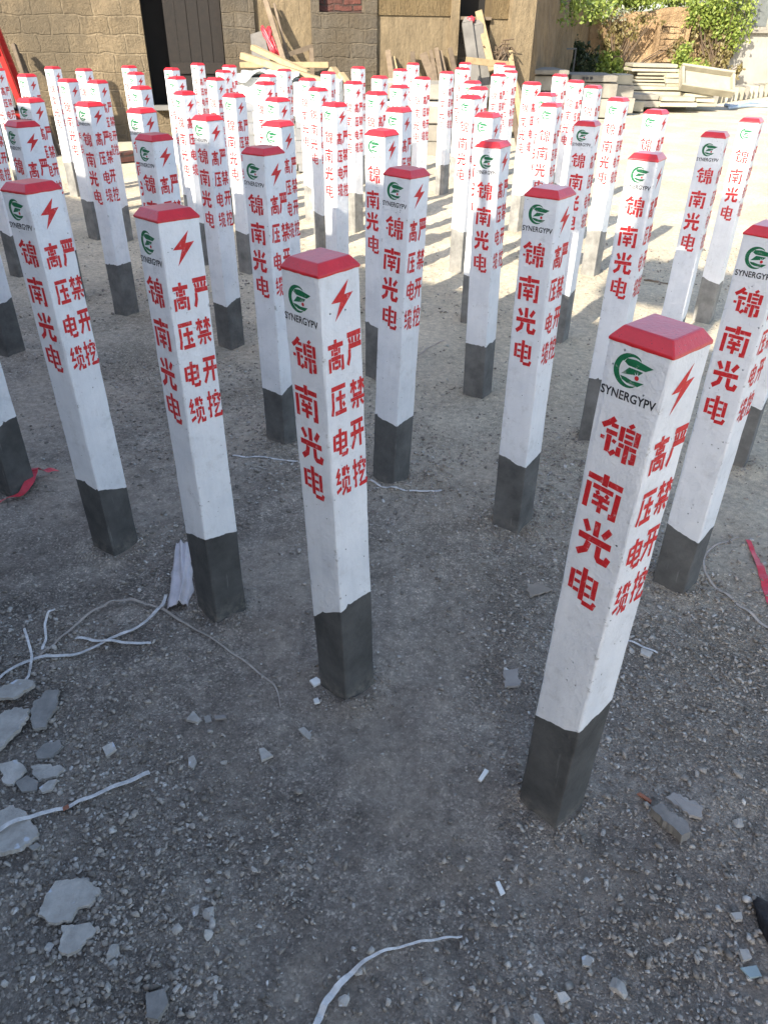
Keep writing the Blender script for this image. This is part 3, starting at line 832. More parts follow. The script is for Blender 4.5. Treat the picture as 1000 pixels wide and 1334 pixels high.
def glyph_into(mb, side, name, u0, u1, z0, z1, heavy=1.0):
    for si, (pts, w) in enumerate(GL[name]):
        L, Rr = stroke_quads(pts, w * heavy)
        lift = LIFT + 0.00004 * si
        n = len(L)
        vs = [onface(side, u0 + (u1 - u0) * p.x / 100, z0 + (z1 - z0) * p.y / 100, lift) for p in L + Rr]
        mb.add(vs, [(i, i + 1, n + i + 1, n + i) for i in range(n - 1)])

def poly_into(mb, side, pts, lift=LIFT):
    mb.add([onface(side, u, z, lift) for u, z in pts], [tuple(range(len(pts)))])

def facing(me, side):
    """make every paint face look outward"""
    nrm = FACE[side][2]
    bm = bmesh.new(); bm.from_mesh(me)
    bm.normal_update()
    flip = [f for f in bm.faces if f.normal.dot(nrm) < 0]
    bmesh.ops.reverse_faces(bm, faces=flip)
    bm.to_mesh(me); bm.free()
    return me

def raw(mb, name):
    me = bpy.data.meshes.new(name); me.from_pydata(mb.v, [], mb.f); me.update(); return me

def lettering_meshes():
    out = {}
    for nm, (z0, z1), (u0, u1) in (('jin', (0.797, 0.852), (0.15, 0.80)), ('nan', (0.707, 0.769), (0.14, 0.77)), ('guang', (0.624, 0.688), (0.145, 0.755)), ('dian', (0.541, 0.605), (0.175, 0.745))):
        a = MB(); glyph_into(a, 'L', nm, u0, u1, z0, z1, 1.24)
        out['L' + nm] = ('painted_character', facing(raw(a, "painted_character"), 'L'), 'ink_red')
    rows = [('gao', 'yan', 0.794, 0.850), ('ya', 'jin_forbid', 0.713, 0.767), ('dian', 'kai', 0.630, 0.686), ('lan', 'wa', 0.545, 0.606)]
    for l, r, z0, z1 in rows:
        for nm, u0, u1, za, zb_ in ((l, 0.12, 0.50, z0, z1 - 0.002), (r, 0.585, 0.955, z0 + 0.001, z1)):
            b = MB(); glyph_into(b, 'R', nm, u0, u1, za, zb_, 1.4)
            out['R' + nm] = ('painted_character', facing(raw(b, "painted_character"), 'R'), 'ink_red')
    c = MB()
    pts = [(0.665, 0.941), (0.56, 0.9185), (0.775, 0.9195), (0.315, 0.878), (0.455, 0.9075), (0.235, 0.909)]
    c.add([onface('R', *p) for p in pts], [(0, 1, 5), (1, 2, 4), (1, 4, 5), (2, 3, 4)])
    out['lightning_bolt'] = ('lightning_bolt', facing(raw(c, "lightning_bolt"), 'R'), 'ink_red')
    # round green emblem: crescent, three slanting bars and a red dot with rays
    def E(x, y): return (0.18 + 0.59 * x / 54.0, 0.8965 + 0.045 * y / 44.0)
    d = MB()
    def crescent(c0, r0, c1, r1, a0, a1, n=18, lift=LIFT):
        for i in range(n):
            q = []
            for t, rr, cc in ((i, r0, c0), (i + 1, r0, c0), (i + 1, r1, c1), (i, r1, c1)):
                an = rad(a0 + (a1 - a0) * t / n)
                q.append(E(cc[0] + rr * math.cos(an), cc[1] + rr * math.sin(an)))
            poly_into(d, 'L', q, lift)
    crescent((22, 22), 22, (26.5, 22), 18.5, 72, 298)
    crescent((24, 25), 19, (27, 24), 16.5, 52, 150, 10, LIFT + 0.00005)
    for poly in ([(17, 37), (30, 38), (55, 33.5), (45, 27.5), (20, 28.5), (14, 32)],
                 [(22, 26.5), (42, 25.5), (37, 20), (12, 16), (15, 19)],
                 [(11, 13.5), (20, 13), (29, 11), (46, 12), (38, 5.5), (22, 6.5), (15, 9)]):
        cx = sum(p[0] for p in poly) / len(poly); cy = sum(p[1] for p in poly) / len(poly)
        for i in range(len(poly)):
            poly_into(d, 'L', [E(cx, cy), E(*poly[i]), E(*poly[(i + 1) % len(poly)])], LIFT + 0.0001)
    out['emblem'] = ('emblem', facing(raw(d, "emblem"), 'L'), 'ink_green')
    # white rays then the red dot
    w = MB()
    for k in range(5):
        an = rad(20 + k * 35); x0, y0 = 35, 16.5
        c_, s_ = math.cos(an), math.sin(an)
        poly_into(w, 'L', [E(x0 + 3.4 * c_ - 0.7 * s_, y0 + 3.4 * s_ + 0.7 * c_), E(x0 + 3.4 * c_ + 0.7 * s_, y0 + 3.4 * s_ - 0.7 * c_), E(x0 + 8 * c_, y0 + 8 * s_)], LIFT + 0.00018)
    ring = [E(35 + 4.2 * math.cos(2 * math.pi * k / 14), 16.0 + 4.2 * math.sin(2 * math.pi * k / 14)) for k in range(14)]
    poly_into(w, 'L', ring, LIFT + 0.0002)
    out['emblem_rays'] = ('emblem_rays', facing(raw(w, "emblem_rays"), 'L'), 'white')
    e = MB()
    poly_into(e, 'L', [E(35 + 3.1 * math.cos(2 * math.pi * k / 14), 16.0 + 3.1 * math.sin(2 * math.pi * k / 14)) for k in range(14)], LIFT + 0.0003)
    out['emblem_dot'] = ('emblem_dot', facing(raw(e, "emblem_dot"), 'L'), 'ink_red')
    # latin name under the emblem
    cu = bpy.data.curves.new("latin_name", 'FONT'); cu.body = "SYNERGYPV"; cu.size = 1.0; cu.offset = 0.022; cu.resolution_u = 4
    cu.space_character = 1.03
    tmp = bpy.data.objects.new("latin_name_source", cu); COL.objects.link(tmp)
    bpy.context.view_layer.update()
    me = bpy.data.meshes.new_from_object(tmp.evaluated_get(bpy.context.evaluated_depsgraph_get()))
    bpy.data.objects.remove(tmp); bpy.data.curves.remove(cu)
    xs = [v.co.x for v in me.vertices]; ys = [v.co.y for v in me.vertices]
    x0, x1, y0, y1 = min(xs), max(xs), min(ys), max(ys)
    for v in me.vertices:
        v.co = onface('L', 0.04 + 0.885 * (v.co.x - x0) / (x1 - x0), 0.8785 + 0.0125 * (v.co.y - y0) / (y1 - y0))
    me.name = "company_name"
    out['company_name'] = ('company_name', facing(me, 'L'), 'ink_black')
    return out

LET = lettering_meshes()
CAPS = [cap_mesh(100 + k) for k in range(6)]
BODIES = {}
rb = random.Random(5)
# paint line height at the four corners (towards viewer first, then right, back, left), per front post as in the photo
BODIES['A'] = post_body(1, 0.262, (0.012, 0.012, 0.0, -0.050))
BODIES['B'] = post_body(2, 0.268, (0.012, 0.040, 0.0, -0.020))
BODIES['C'] = post_body(3, 0.215, (0.0, -0.035, 0.0, 0.012))
BODIES['D'] = post_body(4, 0.235, (0.008, -0.006, 0.0, -0.012))
BODIES['E'] = post_body(5, 0.242, (-0.008, 0.004, 0.0, 0.006))
BODIES['F'] = post_body(6, 0.228, (0.0, 0.012, 0.0, 0.016))
BODIES['G'] = post_body(7, 0.215, (-0.01, 0.004, 0.0, 0.010))
BODIES['H'] = post_body(8, 0.246, (0.0, 0.004, 0.0, 0.0))
for k in range(9):
    BODIES[k] = post_body(20 + k, 0.232 + rb.uniform(-0.022, 0.03), tuple(rb.uniform(-0.016, 0.016) for _ in range(4)))

LABELS = {
'12': "front row post cut by the left edge, red ribbon knotted round its dark foot",
'C': "front row post right of the red ribbon, leaning left, whole foot in view",
'D': "front row post with a crumpled dusty cloth lying at its foot",
'A': "front row post in the middle of the photo with white paint crumbs at its foot",
'B': "largest and nearest post with a speckled red cap, right side of the front row",
'11': "post at the left edge showing only its dark foot above the red ribbon",
'9': "shaded second row post, leftmost dull red cap, behind the post by the ribbon",
'26': "shaded second row post behind the cloth post, second dull red cap from the left",
'27': "shaded second row post just left of the middle front post, foot in full view",
'F': "shaded second row post with a white strap before its foot, right of the middle post",
'E': "shaded second row post between the strap post and the largest post, foot standing clear",
'G': "second row post cut by the right edge behind the largest post, cord at its foot",
'70': "third row post cut by the right edge, only lower shaft and dark foot in view",
'10': "third row post cut by the left edge, right face and grey foot in view",
'2': "third row sunlit capped post with bright cap just above the leftmost dull cap",
'8': "third row post with its full grey foot in view behind the ribbon post",
'16': "third row post whose bright cap stands right above the cloth post's second row neighbour",
'24': "third row post with sunlit upper half, between the doorway and the cloth post",
'28': "third row post half hidden behind the shaded post left of the middle one",
'46': "third row post half lit, directly left of the post with the strap before its foot",
'H': "third row post lit on top and shaded below, foot standing clear right of centre",
'67': "third row post with grey top face and fading light, above the largest post's left shoulder",
'3': "fourth row post cut by the left edge in front of the red cart",
'1': "fourth row post beside the red cart, first whole sunlit cap from the left",
'5': "fourth row post, left of two close neighbours before the brick wall",
'7': "fourth row post, right of two close neighbours before the brick wall",
'15': "fourth row post before the brick wall, third cap down left of the doorway",
'19': "fourth row post before the doorway, nearest cap of the left three there",
'25': "fourth row post right of the doorway, just left of the white piles",
'32': "fourth row post before the left white pile, cap right above a half hidden post",
'36': "fourth row post before the right white pile with a rounded shadow on its lower shaft",
'45': "fourth row post before the tan wall, right behind the half lit post",
'57': "fourth row sunlit post right behind the post lit on top and shaded below",
'64': "fourth row fully shaded grey post among sunlit ones, right of centre",
'68': "shaded post standing on the sand, second from the right edge, shadow step low down",
'69': "rightmost sunlit post standing alone on the sand near the right edge",
'4': "fifth row post before the brick wall, thin far one left of two close neighbours",
'6': "fifth row post before the brick wall, far cap just behind the two close neighbours",
'14': "fifth row post, second cap down in the column left of the doorway",
'18': "fifth row post before the doorway, middle cap of the left three there",
'21': "fifth row post before the doorway's right half, nearest of the three caps there",
'29': "fifth row post before the left white pile, middle of three stepped caps",
'34': "fifth row post before the right white pile, cap lower right of a farther one",
'40': "fifth row post before the grey pier, cap lower right of the pier's other posts",
'52': "fifth row sunlit post with broad bright face left of the window's leaning posts",
'60': "fifth row sunlit post just left of the fully shaded grey one",
'66': "fifth row sunlit post on the sand, its lower part hidden by a grey topped post",
'13': "sixth row post, farthest cap in the column left of the doorway",
'17': "sixth row post before the doorway, farthest cap of the left three there",
'22': "sixth row post by the doorway's right jamb, middle of three caps",
'30': "sixth row post before the left white pile, small cap partly hidden by the next one",
'33': "sixth row post before the right white pile, upper left cap of a close pair",
'38': "sixth row post before the grey pier, left one with its right face lettering in view",
'43': "sixth row post before the stack of grey slabs, cap right of the pier posts",
'51': "sixth row post below the window, near rounded cap overlapping a farther one",
'59': "sixth row post, near cap overlapped by a taller neighbour left of the shaded grey post",
'65': "sixth row sunlit post right of the shaded grey one, before the cream pile",
'20': "farthest post before the doorway, standing highest against the dark door",
'23': "farthest post by the doorway's right jamb, touching the left white pile",
'31': "far post between the two white piles below the sloping timber",
'35': "far post at the right end of the right white pile, below the level timber",
'39': "far post between the grey pier and the slab stack, rounded cap",
'44': "far post before the grey slab stack with both faces lettered in view",
'50': "far post below the window, flat cap behind a near rounded cap",
'58': "far post before the house corner with both sunlit sides in view",
'63': "far post before the black marked slab, nearest of three stepped caps there",
'37': "far post right before the grey pier, small cap highest there",
'41': "far post before the leaning planks, left and nearer of two small caps",
'42': "farthest post before the leaning planks, right and higher of two small caps",
'47': "far post below the last leaning planks, standing clear right of the slab stack",
'54': "far post before the house's last pier, nearest cap right of the leaning grey posts",
'62': "far post left of the black marked slab, middle of three stepped caps",
'61': "far post before the dark corner stack, upper left of three stepped caps",
'49': "far post just left of the leaning grey posts, half covering a farther one",
'56': "far post before the house's last pier, lower of two overlapping caps at its right",
'55': "far post before the house's last pier, upper of two overlapping caps at its right",
'48': "farthest post left of the leaning grey posts, mostly hidden",
'53': "farthest post in line with the plank lying level below the window",
}

def foot_shade_tone(x, y):
    """bare concrete tone with shade of front rows and sunlight of the yard put in"""
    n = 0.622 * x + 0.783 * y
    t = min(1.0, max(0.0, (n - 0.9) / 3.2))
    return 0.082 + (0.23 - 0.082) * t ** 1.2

NEAR = set("ABCDEFGH")
def lettered(sh):
    """a shaft whose painted lettering is part of its own surface, for the posts farther off"""
    V = [tuple(v.co) for v in sh.vertices]; Fc = [tuple(p.vertices) for p in sh.polygons]; mi = [0] * len(Fc)
    mk = ['white', 'ink_red', 'ink_green', 'ink_black']
    jr = random.Random(len(V) * 7 + int(sh.vertices[5].co.z * 1e5)); off = {'L': jr.uniform(-.006, .006), 'R': jr.uniform(-.006, .006)}; sh_ = Vector()
    for key, (nm, me, k) in LET.items():
        if nm == 'emblem_rays': continue
        side = 'R' if (key[0] == 'R' or key == 'lightning_bolt') else 'L'
        if key not in ('emblem_dot', 'company_name'): sh_ = FACE[side][1] * jr.uniform(-.002, .002) + Vector((0, 0, jr.uniform(-.002, .002) + off[side]))
        o = len(V); V += [tuple(v.co + sh_) for v in me.vertices]
        for p in me.polygons: Fc.append(tuple(i + o for i in p.vertices)); mi.append(mk.index(k))
    me = bpy.data.meshes.new("shaft"); me.from_pydata(V, [], Fc); me.update()
    for k in mk: me.materials.append(M[k])
    me.polygons.foreach_set("material_index", mi)
    return me
FAR_SHAFTS = {k: lettered(BODIES[k][0]) for k in range(9)}

def parts_of(root, body_key, capi, col, near):
    sh, ft = BODIES[body_key]
    if near: s = link("shaft", sh, M['white'], root)
    else:
        s = bpy.data.objects.new("shaft", FAR_SHAFTS[body_key]); COL.objects.link(s); s.parent = root
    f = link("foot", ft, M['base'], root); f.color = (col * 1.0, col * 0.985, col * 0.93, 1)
    c = link("cap", CAPS[capi], M['red'], root)
    prng = random.Random(int(1000 * abs(root.matrix_world.translation.x) + 77 * root.matrix_world.translation.y)); shifts = {}; pivots = {}
    base_sh = {k: (prng.uniform(-.002, .002), prng.uniform(-.006, .006)) for k in 'LR'}
    if body_key in NEAR or near:
        for key, (nm, me, mk) in LET.items():
            k = link(nm, me, M[mk], s)
            side = 'R' if (key[0] == 'R' or key == 'lightning_bolt') else 'L'
            grp = 'emblem' if key.startswith('emblem') or key == 'company_name' else key
            if grp not in shifts: shifts[grp] = ((prng.uniform(-.0028, .0028) + base_sh[side][0]) * (0.3 if grp == 'emblem' else 1), prng.uniform(-.0025, .0025) + base_sh[side][1])
            du, dz = shifts[grp]
            if (grp, 'r') not in shifts: shifts[(grp, 'r')] = rad(prng.uniform(-1.8, 1.8))
            if grp not in pivots:
                pv = LET['emblem'][1] if grp == 'emblem' else me
                pivots[grp] = sum((v.co for v in pv.vertices), Vector()) / len(pv.vertices)
            Rm = Matrix.Rotation(shifts[(grp, 'r')], 4, FACE[side][2]); pc = pivots[grp]
            k.matrix_local = Matrix.Translation(FACE[side][1] * du + Vector((0, 0, dz)) + pc) @ Rm @ Matrix.Translation(-pc)
    return root

def build_posts():
    proto = None
    rr = random.Random(3)
    for i, (pid, x, y, a, bz, tx, ty) in enumerate(POSTS):
        root = empty("marker_post")
        if tx == 0 and ty == 0: tx, ty = rr.uniform(-0.006, 0.006), rr.uniform(-0.006, 0.006)
        up = Vector((tx, ty, 1)).normalized()
        q = Vector((0, 0, 1)).rotation_difference(up).to_matrix().to_4x4()
        root.matrix_world = Matrix.Translation((x, y, bz)) @ q @ Matrix.Rotation(a, 4, 'Z')
        col = foot_shade_tone(x, y) * rr.uniform(0.9, 1.12)
        tag(root, LABELS.get(pid, "post"), "marker post", "red capped marker posts standing in rows in the yard")
        parts_of(root, pid if pid in BODIES else rr.randrange(9), rr.randrange(6), col, pid in BODIES or y < 4.4)
build_posts()
# ------------------------------------------------------------------ piles, timbers and boards in front of the house
def block(name, u0, v0, u1, v1, Y, depth, mat, label, cat, group=None, rz=0.0, bev=0.008, zmin=None, rx=0.0):
    """a real slab whose front face fills the given part of the photo at distance Y"""
    a, b = at(u0, v0, Y), at(u1, v1, Y)
    w, h = b.x - a.x, a.z - b.z
    if zmin is not None: h = a.z - zmin; b.z = zmin
    rng = random.Random(int(u0 * 7 + v0 * 13))
    me_ = MB().box((-w / 2, 0, 0), (w / 2, depth, h), jit=0.006, rng=rng)
    o = me_.build(name, mat, None, bev)
    o.location = ((a.x + b.x) / 2, Y, b.z)
    o.rotation_euler = (rx, 0, rz)
    return tag(o, label, cat, group)

ORD = ["top", "second from top", "third from top", "fourth from top", "fifth from top", "sixth from top", "seventh from top", "lowest"]
def white_piles():
    tops = [0.845, 0.745, 0.645, 0.545, 0.44, 0.33, 0.215, 0.105]
    for pile, (x0, x1, y0, dz) in (("left", (-1.52, -0.98, 8.50, 0.0)), ("right", (-0.955, -0.50, 8.42, -0.035))):
        for k in range(8):
            rng = random.Random(k + 50 * len(pile))
            zt = tops[k] + dz; zb = (tops[k + 1] + dz + 0.002) if k < 7 else 0.0
            m = MB().box((0, 0, 0), (x1 - x0, 0.85, zt - zb), jit=0.0015, rng=rng)
            o = m.build("white_block", M['block'], None, 0.005)
            o.location = (x0 + rng.uniform(-0.012, 0.012), y0 + rng.uniform(-0.015, 0.015), zb)
            tag(o, f"white slab, {ORD[k]} of the {pile} white pile below the yellow timbers", "white slab", "white slabs piled by the house wall")
    # crumpled bluish plastic over the left pile
    nx_, ny_ = 28, 22
    vs, fs = [], []
    for j in range(ny_ + 1):
        for i in range(nx_ + 1):
            s, t = i / nx_, j / ny_
            x = -1.56 + 0.66 * s; y = 8.44 + 0.75 * t
            z = 0.862 + 0.05 * math.sin(s * 3.0) * (0.5 + 0.5 * t) + 0.028 * float(vnoise(s * 5, t * 5, 3)) + 0.012 * float(vnoise(s * 14, t * 14, 4))
            if t < 0.08: z -= 0.10 * (1 - t / 0.08) * (0.5 + 0.5 * math.sin(s * 9 + 1)) * 0.6
            vs.append((x, y, max(z, 0.850) if t >= 0.08 else z))
    for j in range(ny_):
        for i in range(nx_):
            a = j * (nx_ + 1) + i; fs.append((a, a + 1, a + nx_ + 2, a + nx_ + 1))
    sh = MB().add(vs, fs).build("plastic_sheet", M['sheet'], None, smooth=True)
    sm = sh.modifiers.new("thickness", 'SOLIDIFY'); sm.thickness = 0.003
    tag(sh, "crumpled pale blue plastic sheet over the top of the white pile", "plastic sheet")
    for (u0, v0, Y0, u1, v1, Y1, w, h, lab) in (
        (315, 72, 8.95, 424, 107, 8.60, 0.08, 0.06, "yellow sawn timber sloping down to the right across the white piles"),
        (313, 84, 9.35, 428, 84, 9.35, 0.08, 0.055, "yellow sawn timber lying level behind the white piles"),
        (329, 61, 9.25, 402, 95, 8.85, 0.07, 0.05, "yellow sawn timber with raised end behind the sloping one"),
        (432, 89, 9.2, 449, 112, 9.1, 0.10, 0.06, "short yellow timber offcut propped by the grey pier"),
        (443, 96, 9.15, 458, 118, 9.05, 0.08, 0.06, "short pale timber offcut beside another offcut by the grey pier")):
        tag(MB().beam(at(u0, v0, Y0), at(u1, v1, Y1), w, h).build("timber", M['timber'], None, 0.004), lab, "timber", "yellow timbers on and by the white piles")
white_piles()

def wallY(u, v, off):
    """point on a plane parallel to the house wall, off metres in front of it"""
    d = ray(u, v); t = (11.4 - off) / (d.y - WSL * d.x)
    return d * t + Vector((0, 0, CAM_H))

def leaning_stuff():
    # grey board and red strips by the wall
    a, b, c, d = wallY(326, 44, 0.10), wallY(344, 38, 0.10), wallY(352, 80, 0.35), wallY(329, 84, 0.35)
    n_ = (b - a).cross(d - a).normalized() * 0.03
    tag(MB().add([a, b, c, d, a + n_, b + n_, c + n_, d + n_], [(0, 1, 2, 3), (7, 6, 5, 4), (0, 4, 5, 1), (1, 5, 6, 2), (2, 6, 7, 3), (3, 7, 4, 0)]).build("grey_board", M['greypost'], None, 0.004),
        "grey board leaning on the house wall above the yellow timbers", "board")
    rng = random.Random(4)
    m = MB()
    for k in range(7):
        p0 = wallY(338 + rng.uniform(0, 14), 33 + rng.uniform(0, 8), 0.16); p1 = wallY(351 + rng.uniform(-3, 6), 52, 0.25); p2 = wallY(360 + rng.uniform(-4, 6), 74 + rng.uniform(-6, 3), 0.33)
        m.tube([p0, (p0 + p1) / 2 + Vector((rng.uniform(-.04, .04), 0, rng.uniform(-.03, .03))), p1, (p1 + p2) / 2 + Vector((rng.uniform(-.03, .03), -0.02, 0)), p2], rng.uniform(0.012, 0.022), 5)
    tag(m.build("red_strips", M['redcloth'], None, smooth=True), "bundle of red plastic strips hanging against the wall beside the grey board", "strips")
    specs = [
        ((346, 0, 0.06), (371, 82, 0.55), 0.06, 0.05, 'oldwood', "long weathered pole leaning on the wall right of the doorway"),
        ((357, 4, 0.05), (376, 80, 0.40), 0.03, 0.03, 'oldwood', "thin weathered pole leaning beside the long pole right of the doorway"),
        ((505, 66, 0.08), (514, 125, 0.75), 0.07, 0.04, 'oldwood', "weathered plank leaning on the tan wall, leftmost of the row of planks"),
        ((511, 74, 0.08), (522, 122, 0.6), 0.06, 0.03, 'timber', "pale narrow plank leaning second from left on the tan wall"),
        ((537, 68, 0.08), (541, 120, 0.6), 0.06, 0.04, 'oldwood', "weathered plank leaning third from left on the tan wall, nearly upright"),
        ((551, 70, 0.08), (572, 125, 0.75), 0.10, 0.04, 'oldwood', "broad weathered plank leaning fourth from left on the tan wall"),
        ((561, 66, 0.08), (569, 110, 0.6), 0.05, 0.04, 'oldwood', "weathered plank leaning fifth from left on the tan wall"),
        ((568, 63, 0.08), (576, 112, 0.65), 0.06, 0.04, 'oldwood', "weathered plank leaning sixth from left on the tan wall"),
        ((573, 66, 0.06), (583, 112, 0.5), 0.05, 0.03, 'oldwood', "thin weathered plank leaning seventh from left on the tan wall"),
        ((586, 63, 0.16), (596, 112, 0.7), 0.06, 0.04, 'oldwood', "weathered plank leaning last in the row beside the window pier"),
        ((623, 14, 0.05), (641, 92, 0.55), 0.09, 0.035, 'timber', "long pale plank leaning on the window sill beside two grey posts"),
        ((663, 64, 0.2), (673, 128, 0.8), 0.07, 0.04, 'timber', "pale plank leaning on the last pier of the house"),
        ((655, 62, 0.2), (664, 120, 0.7), 0.06, 0.04, 'oldwood', "weathered plank leaning left of the pale one on the last pier"),
        ((668, 100, 0.5), (692, 160, 1.2), 0.06, 0.04, 'oldwood', "weathered plank slanting to the ground beyond the last pier"),
        ((18, 58, 0.15), (36, 112, 0.6), 0.05, 0.05, 'oldwood', "weathered pole leaning on the brick wall beside the red cart"),
        ((26, 70, 0.12), (45, 118, 0.5), 0.035, 0.035, 'oldwood', "thin dark pole leaning on the brick wall beside the thicker pole"),
    ]
    for (u0, v0, o0), (u1, v1, o1), w, h, mk, lab in specs:
        p, q = wallY(u0, v0, o0), wallY(u1, v1, o1)
        if q.z > 0.02 and 'window sill' not in lab:          # carry it on down to the ground
            k = (p.z - 0.0) / (p.z - q.z); q = p + (q - p) * k
        tag(MB().beam(p, q, w, h, (0, -1, 0)).build("plank", M[mk], None, 0.004), lab, "plank", "planks and poles leaning along the house")
    # two unpainted posts with pointed heads on the sill
    for (u0, v0, u1, v1, lab) in ((607, 22, 622, 128, "grey unpainted post with pointed head leaning under the window, left of two"),
                                  (621, 26, 634, 128, "grey unpainted post with pointed head leaning under the window, right of two")):
        p, q = wallY(u0, v0, 0.12), wallY(u1, v1, 0.5)
        d = (q - p).normalized(); tip = p + d * 0.07
        m = MB().beam(tip, q, 0.135, 0.10, (0, -1, 0))
        o = m.build("grey_post", M['greypost'], None, 0.004)
        r = d.cross(Vector((0, -1, 0))).normalized(); u_ = r.cross(d)
        vs = [tip + r * (i * .0675) + u_ * (j * .05) for i, j in ((-1, -1), (1, -1), (1, 1), (-1, 1))] + [p + r * (i * .02) + u_ * (j * .015) for i, j in ((-1, -1), (1, -1), (1, 1), (-1, 1))]
        k = MB().add(vs, [(4, 5, 6, 7), (0, 1, 5, 4), (1, 2, 6, 5), (2, 3, 7, 6), (3, 0, 4, 7)]).build("head", M['greypost'], o)
        tag(o, lab, "concrete post", "grey posts under the window")
    p = wallY(613, 25, 0.16)
    me = bpy.data.meshes.new("red_rag"); bm = bmesh.new(); bmesh.ops.create_icosphere(bm, subdivisions=3, radius=1)
    for v in bm.verts:
        k = 1 + 0.35 * float(vnoise(v.co.x * 3 + 5, v.co.z * 3 + v.co.y * 2, 8)); v.co = Vector((v.co.x * .05 * k, v.co.y * .04 * k, v.co.z * .038 * k))
    bm.to_mesh(me); bm.free()
    o = link("red_rag", me, M['redcloth'], None, True); o.location = p
    tag(o, "crumpled dark red rag on top of the grey post under the window", "rag")
    tag(MB().beam(wallY(607, 78, 0.75), wallY(662, 84, 0.75), 0.06, 0.075).build("plank", M['timber'], None, 0.004), "pale plank lying level across the leaning grey posts", "plank", "planks and poles leaning along the house")
    # broken trestle
    T = empty("broken_trestle", wallY(400, 72, 0.35)); o_ = T.location.copy()
    tag(T, "broken brown trestle standing against the wall above the timbers", "trestle")
    MB().beam(wallY(371, 72, 0.35) - o_, wallY(407, 60, 0.35) - o_, 0.05, 0.05).build("rail", M['oldwood'], T)
    q = wallY(405, 62, 0.35); MB().beam(q - o_, Vector((q.x + 0.02, q.y - 0.08, 0)) - o_, 0.05, 0.05).build("leg", M['oldwood'], T)
    q = wallY(374, 72, 0.35); MB().beam(q - o_, Vector((q.x - 0.02, q.y - 0.08, 0)) - o_, 0.05, 0.05).build("leg", M['oldwood'], T)
    # tangle of dry twigs
    m = MB(); rng = random.Random(9)
    for k in range(40):
        a = wallY(640 + rng.uniform(0, 26), 60 + rng.uniform(0, 30), rng.uniform(0.15, 0.45)); b = a + Vector((rng.uniform(-.2, .2), rng.uniform(-.15, .15), rng.uniform(-.25, .15)))
        m.tube([a, (a + b) / 2 + Vector((rng.uniform(-.05, .05), 0, rng.uniform(-.05, .05))), b], 0.009, 4)
    tag(m.build("twig_heap", M['twig'], None), "tangled heap of dry twigs against the wall right of the window", "twigs", kind=None)
leaning_stuff()

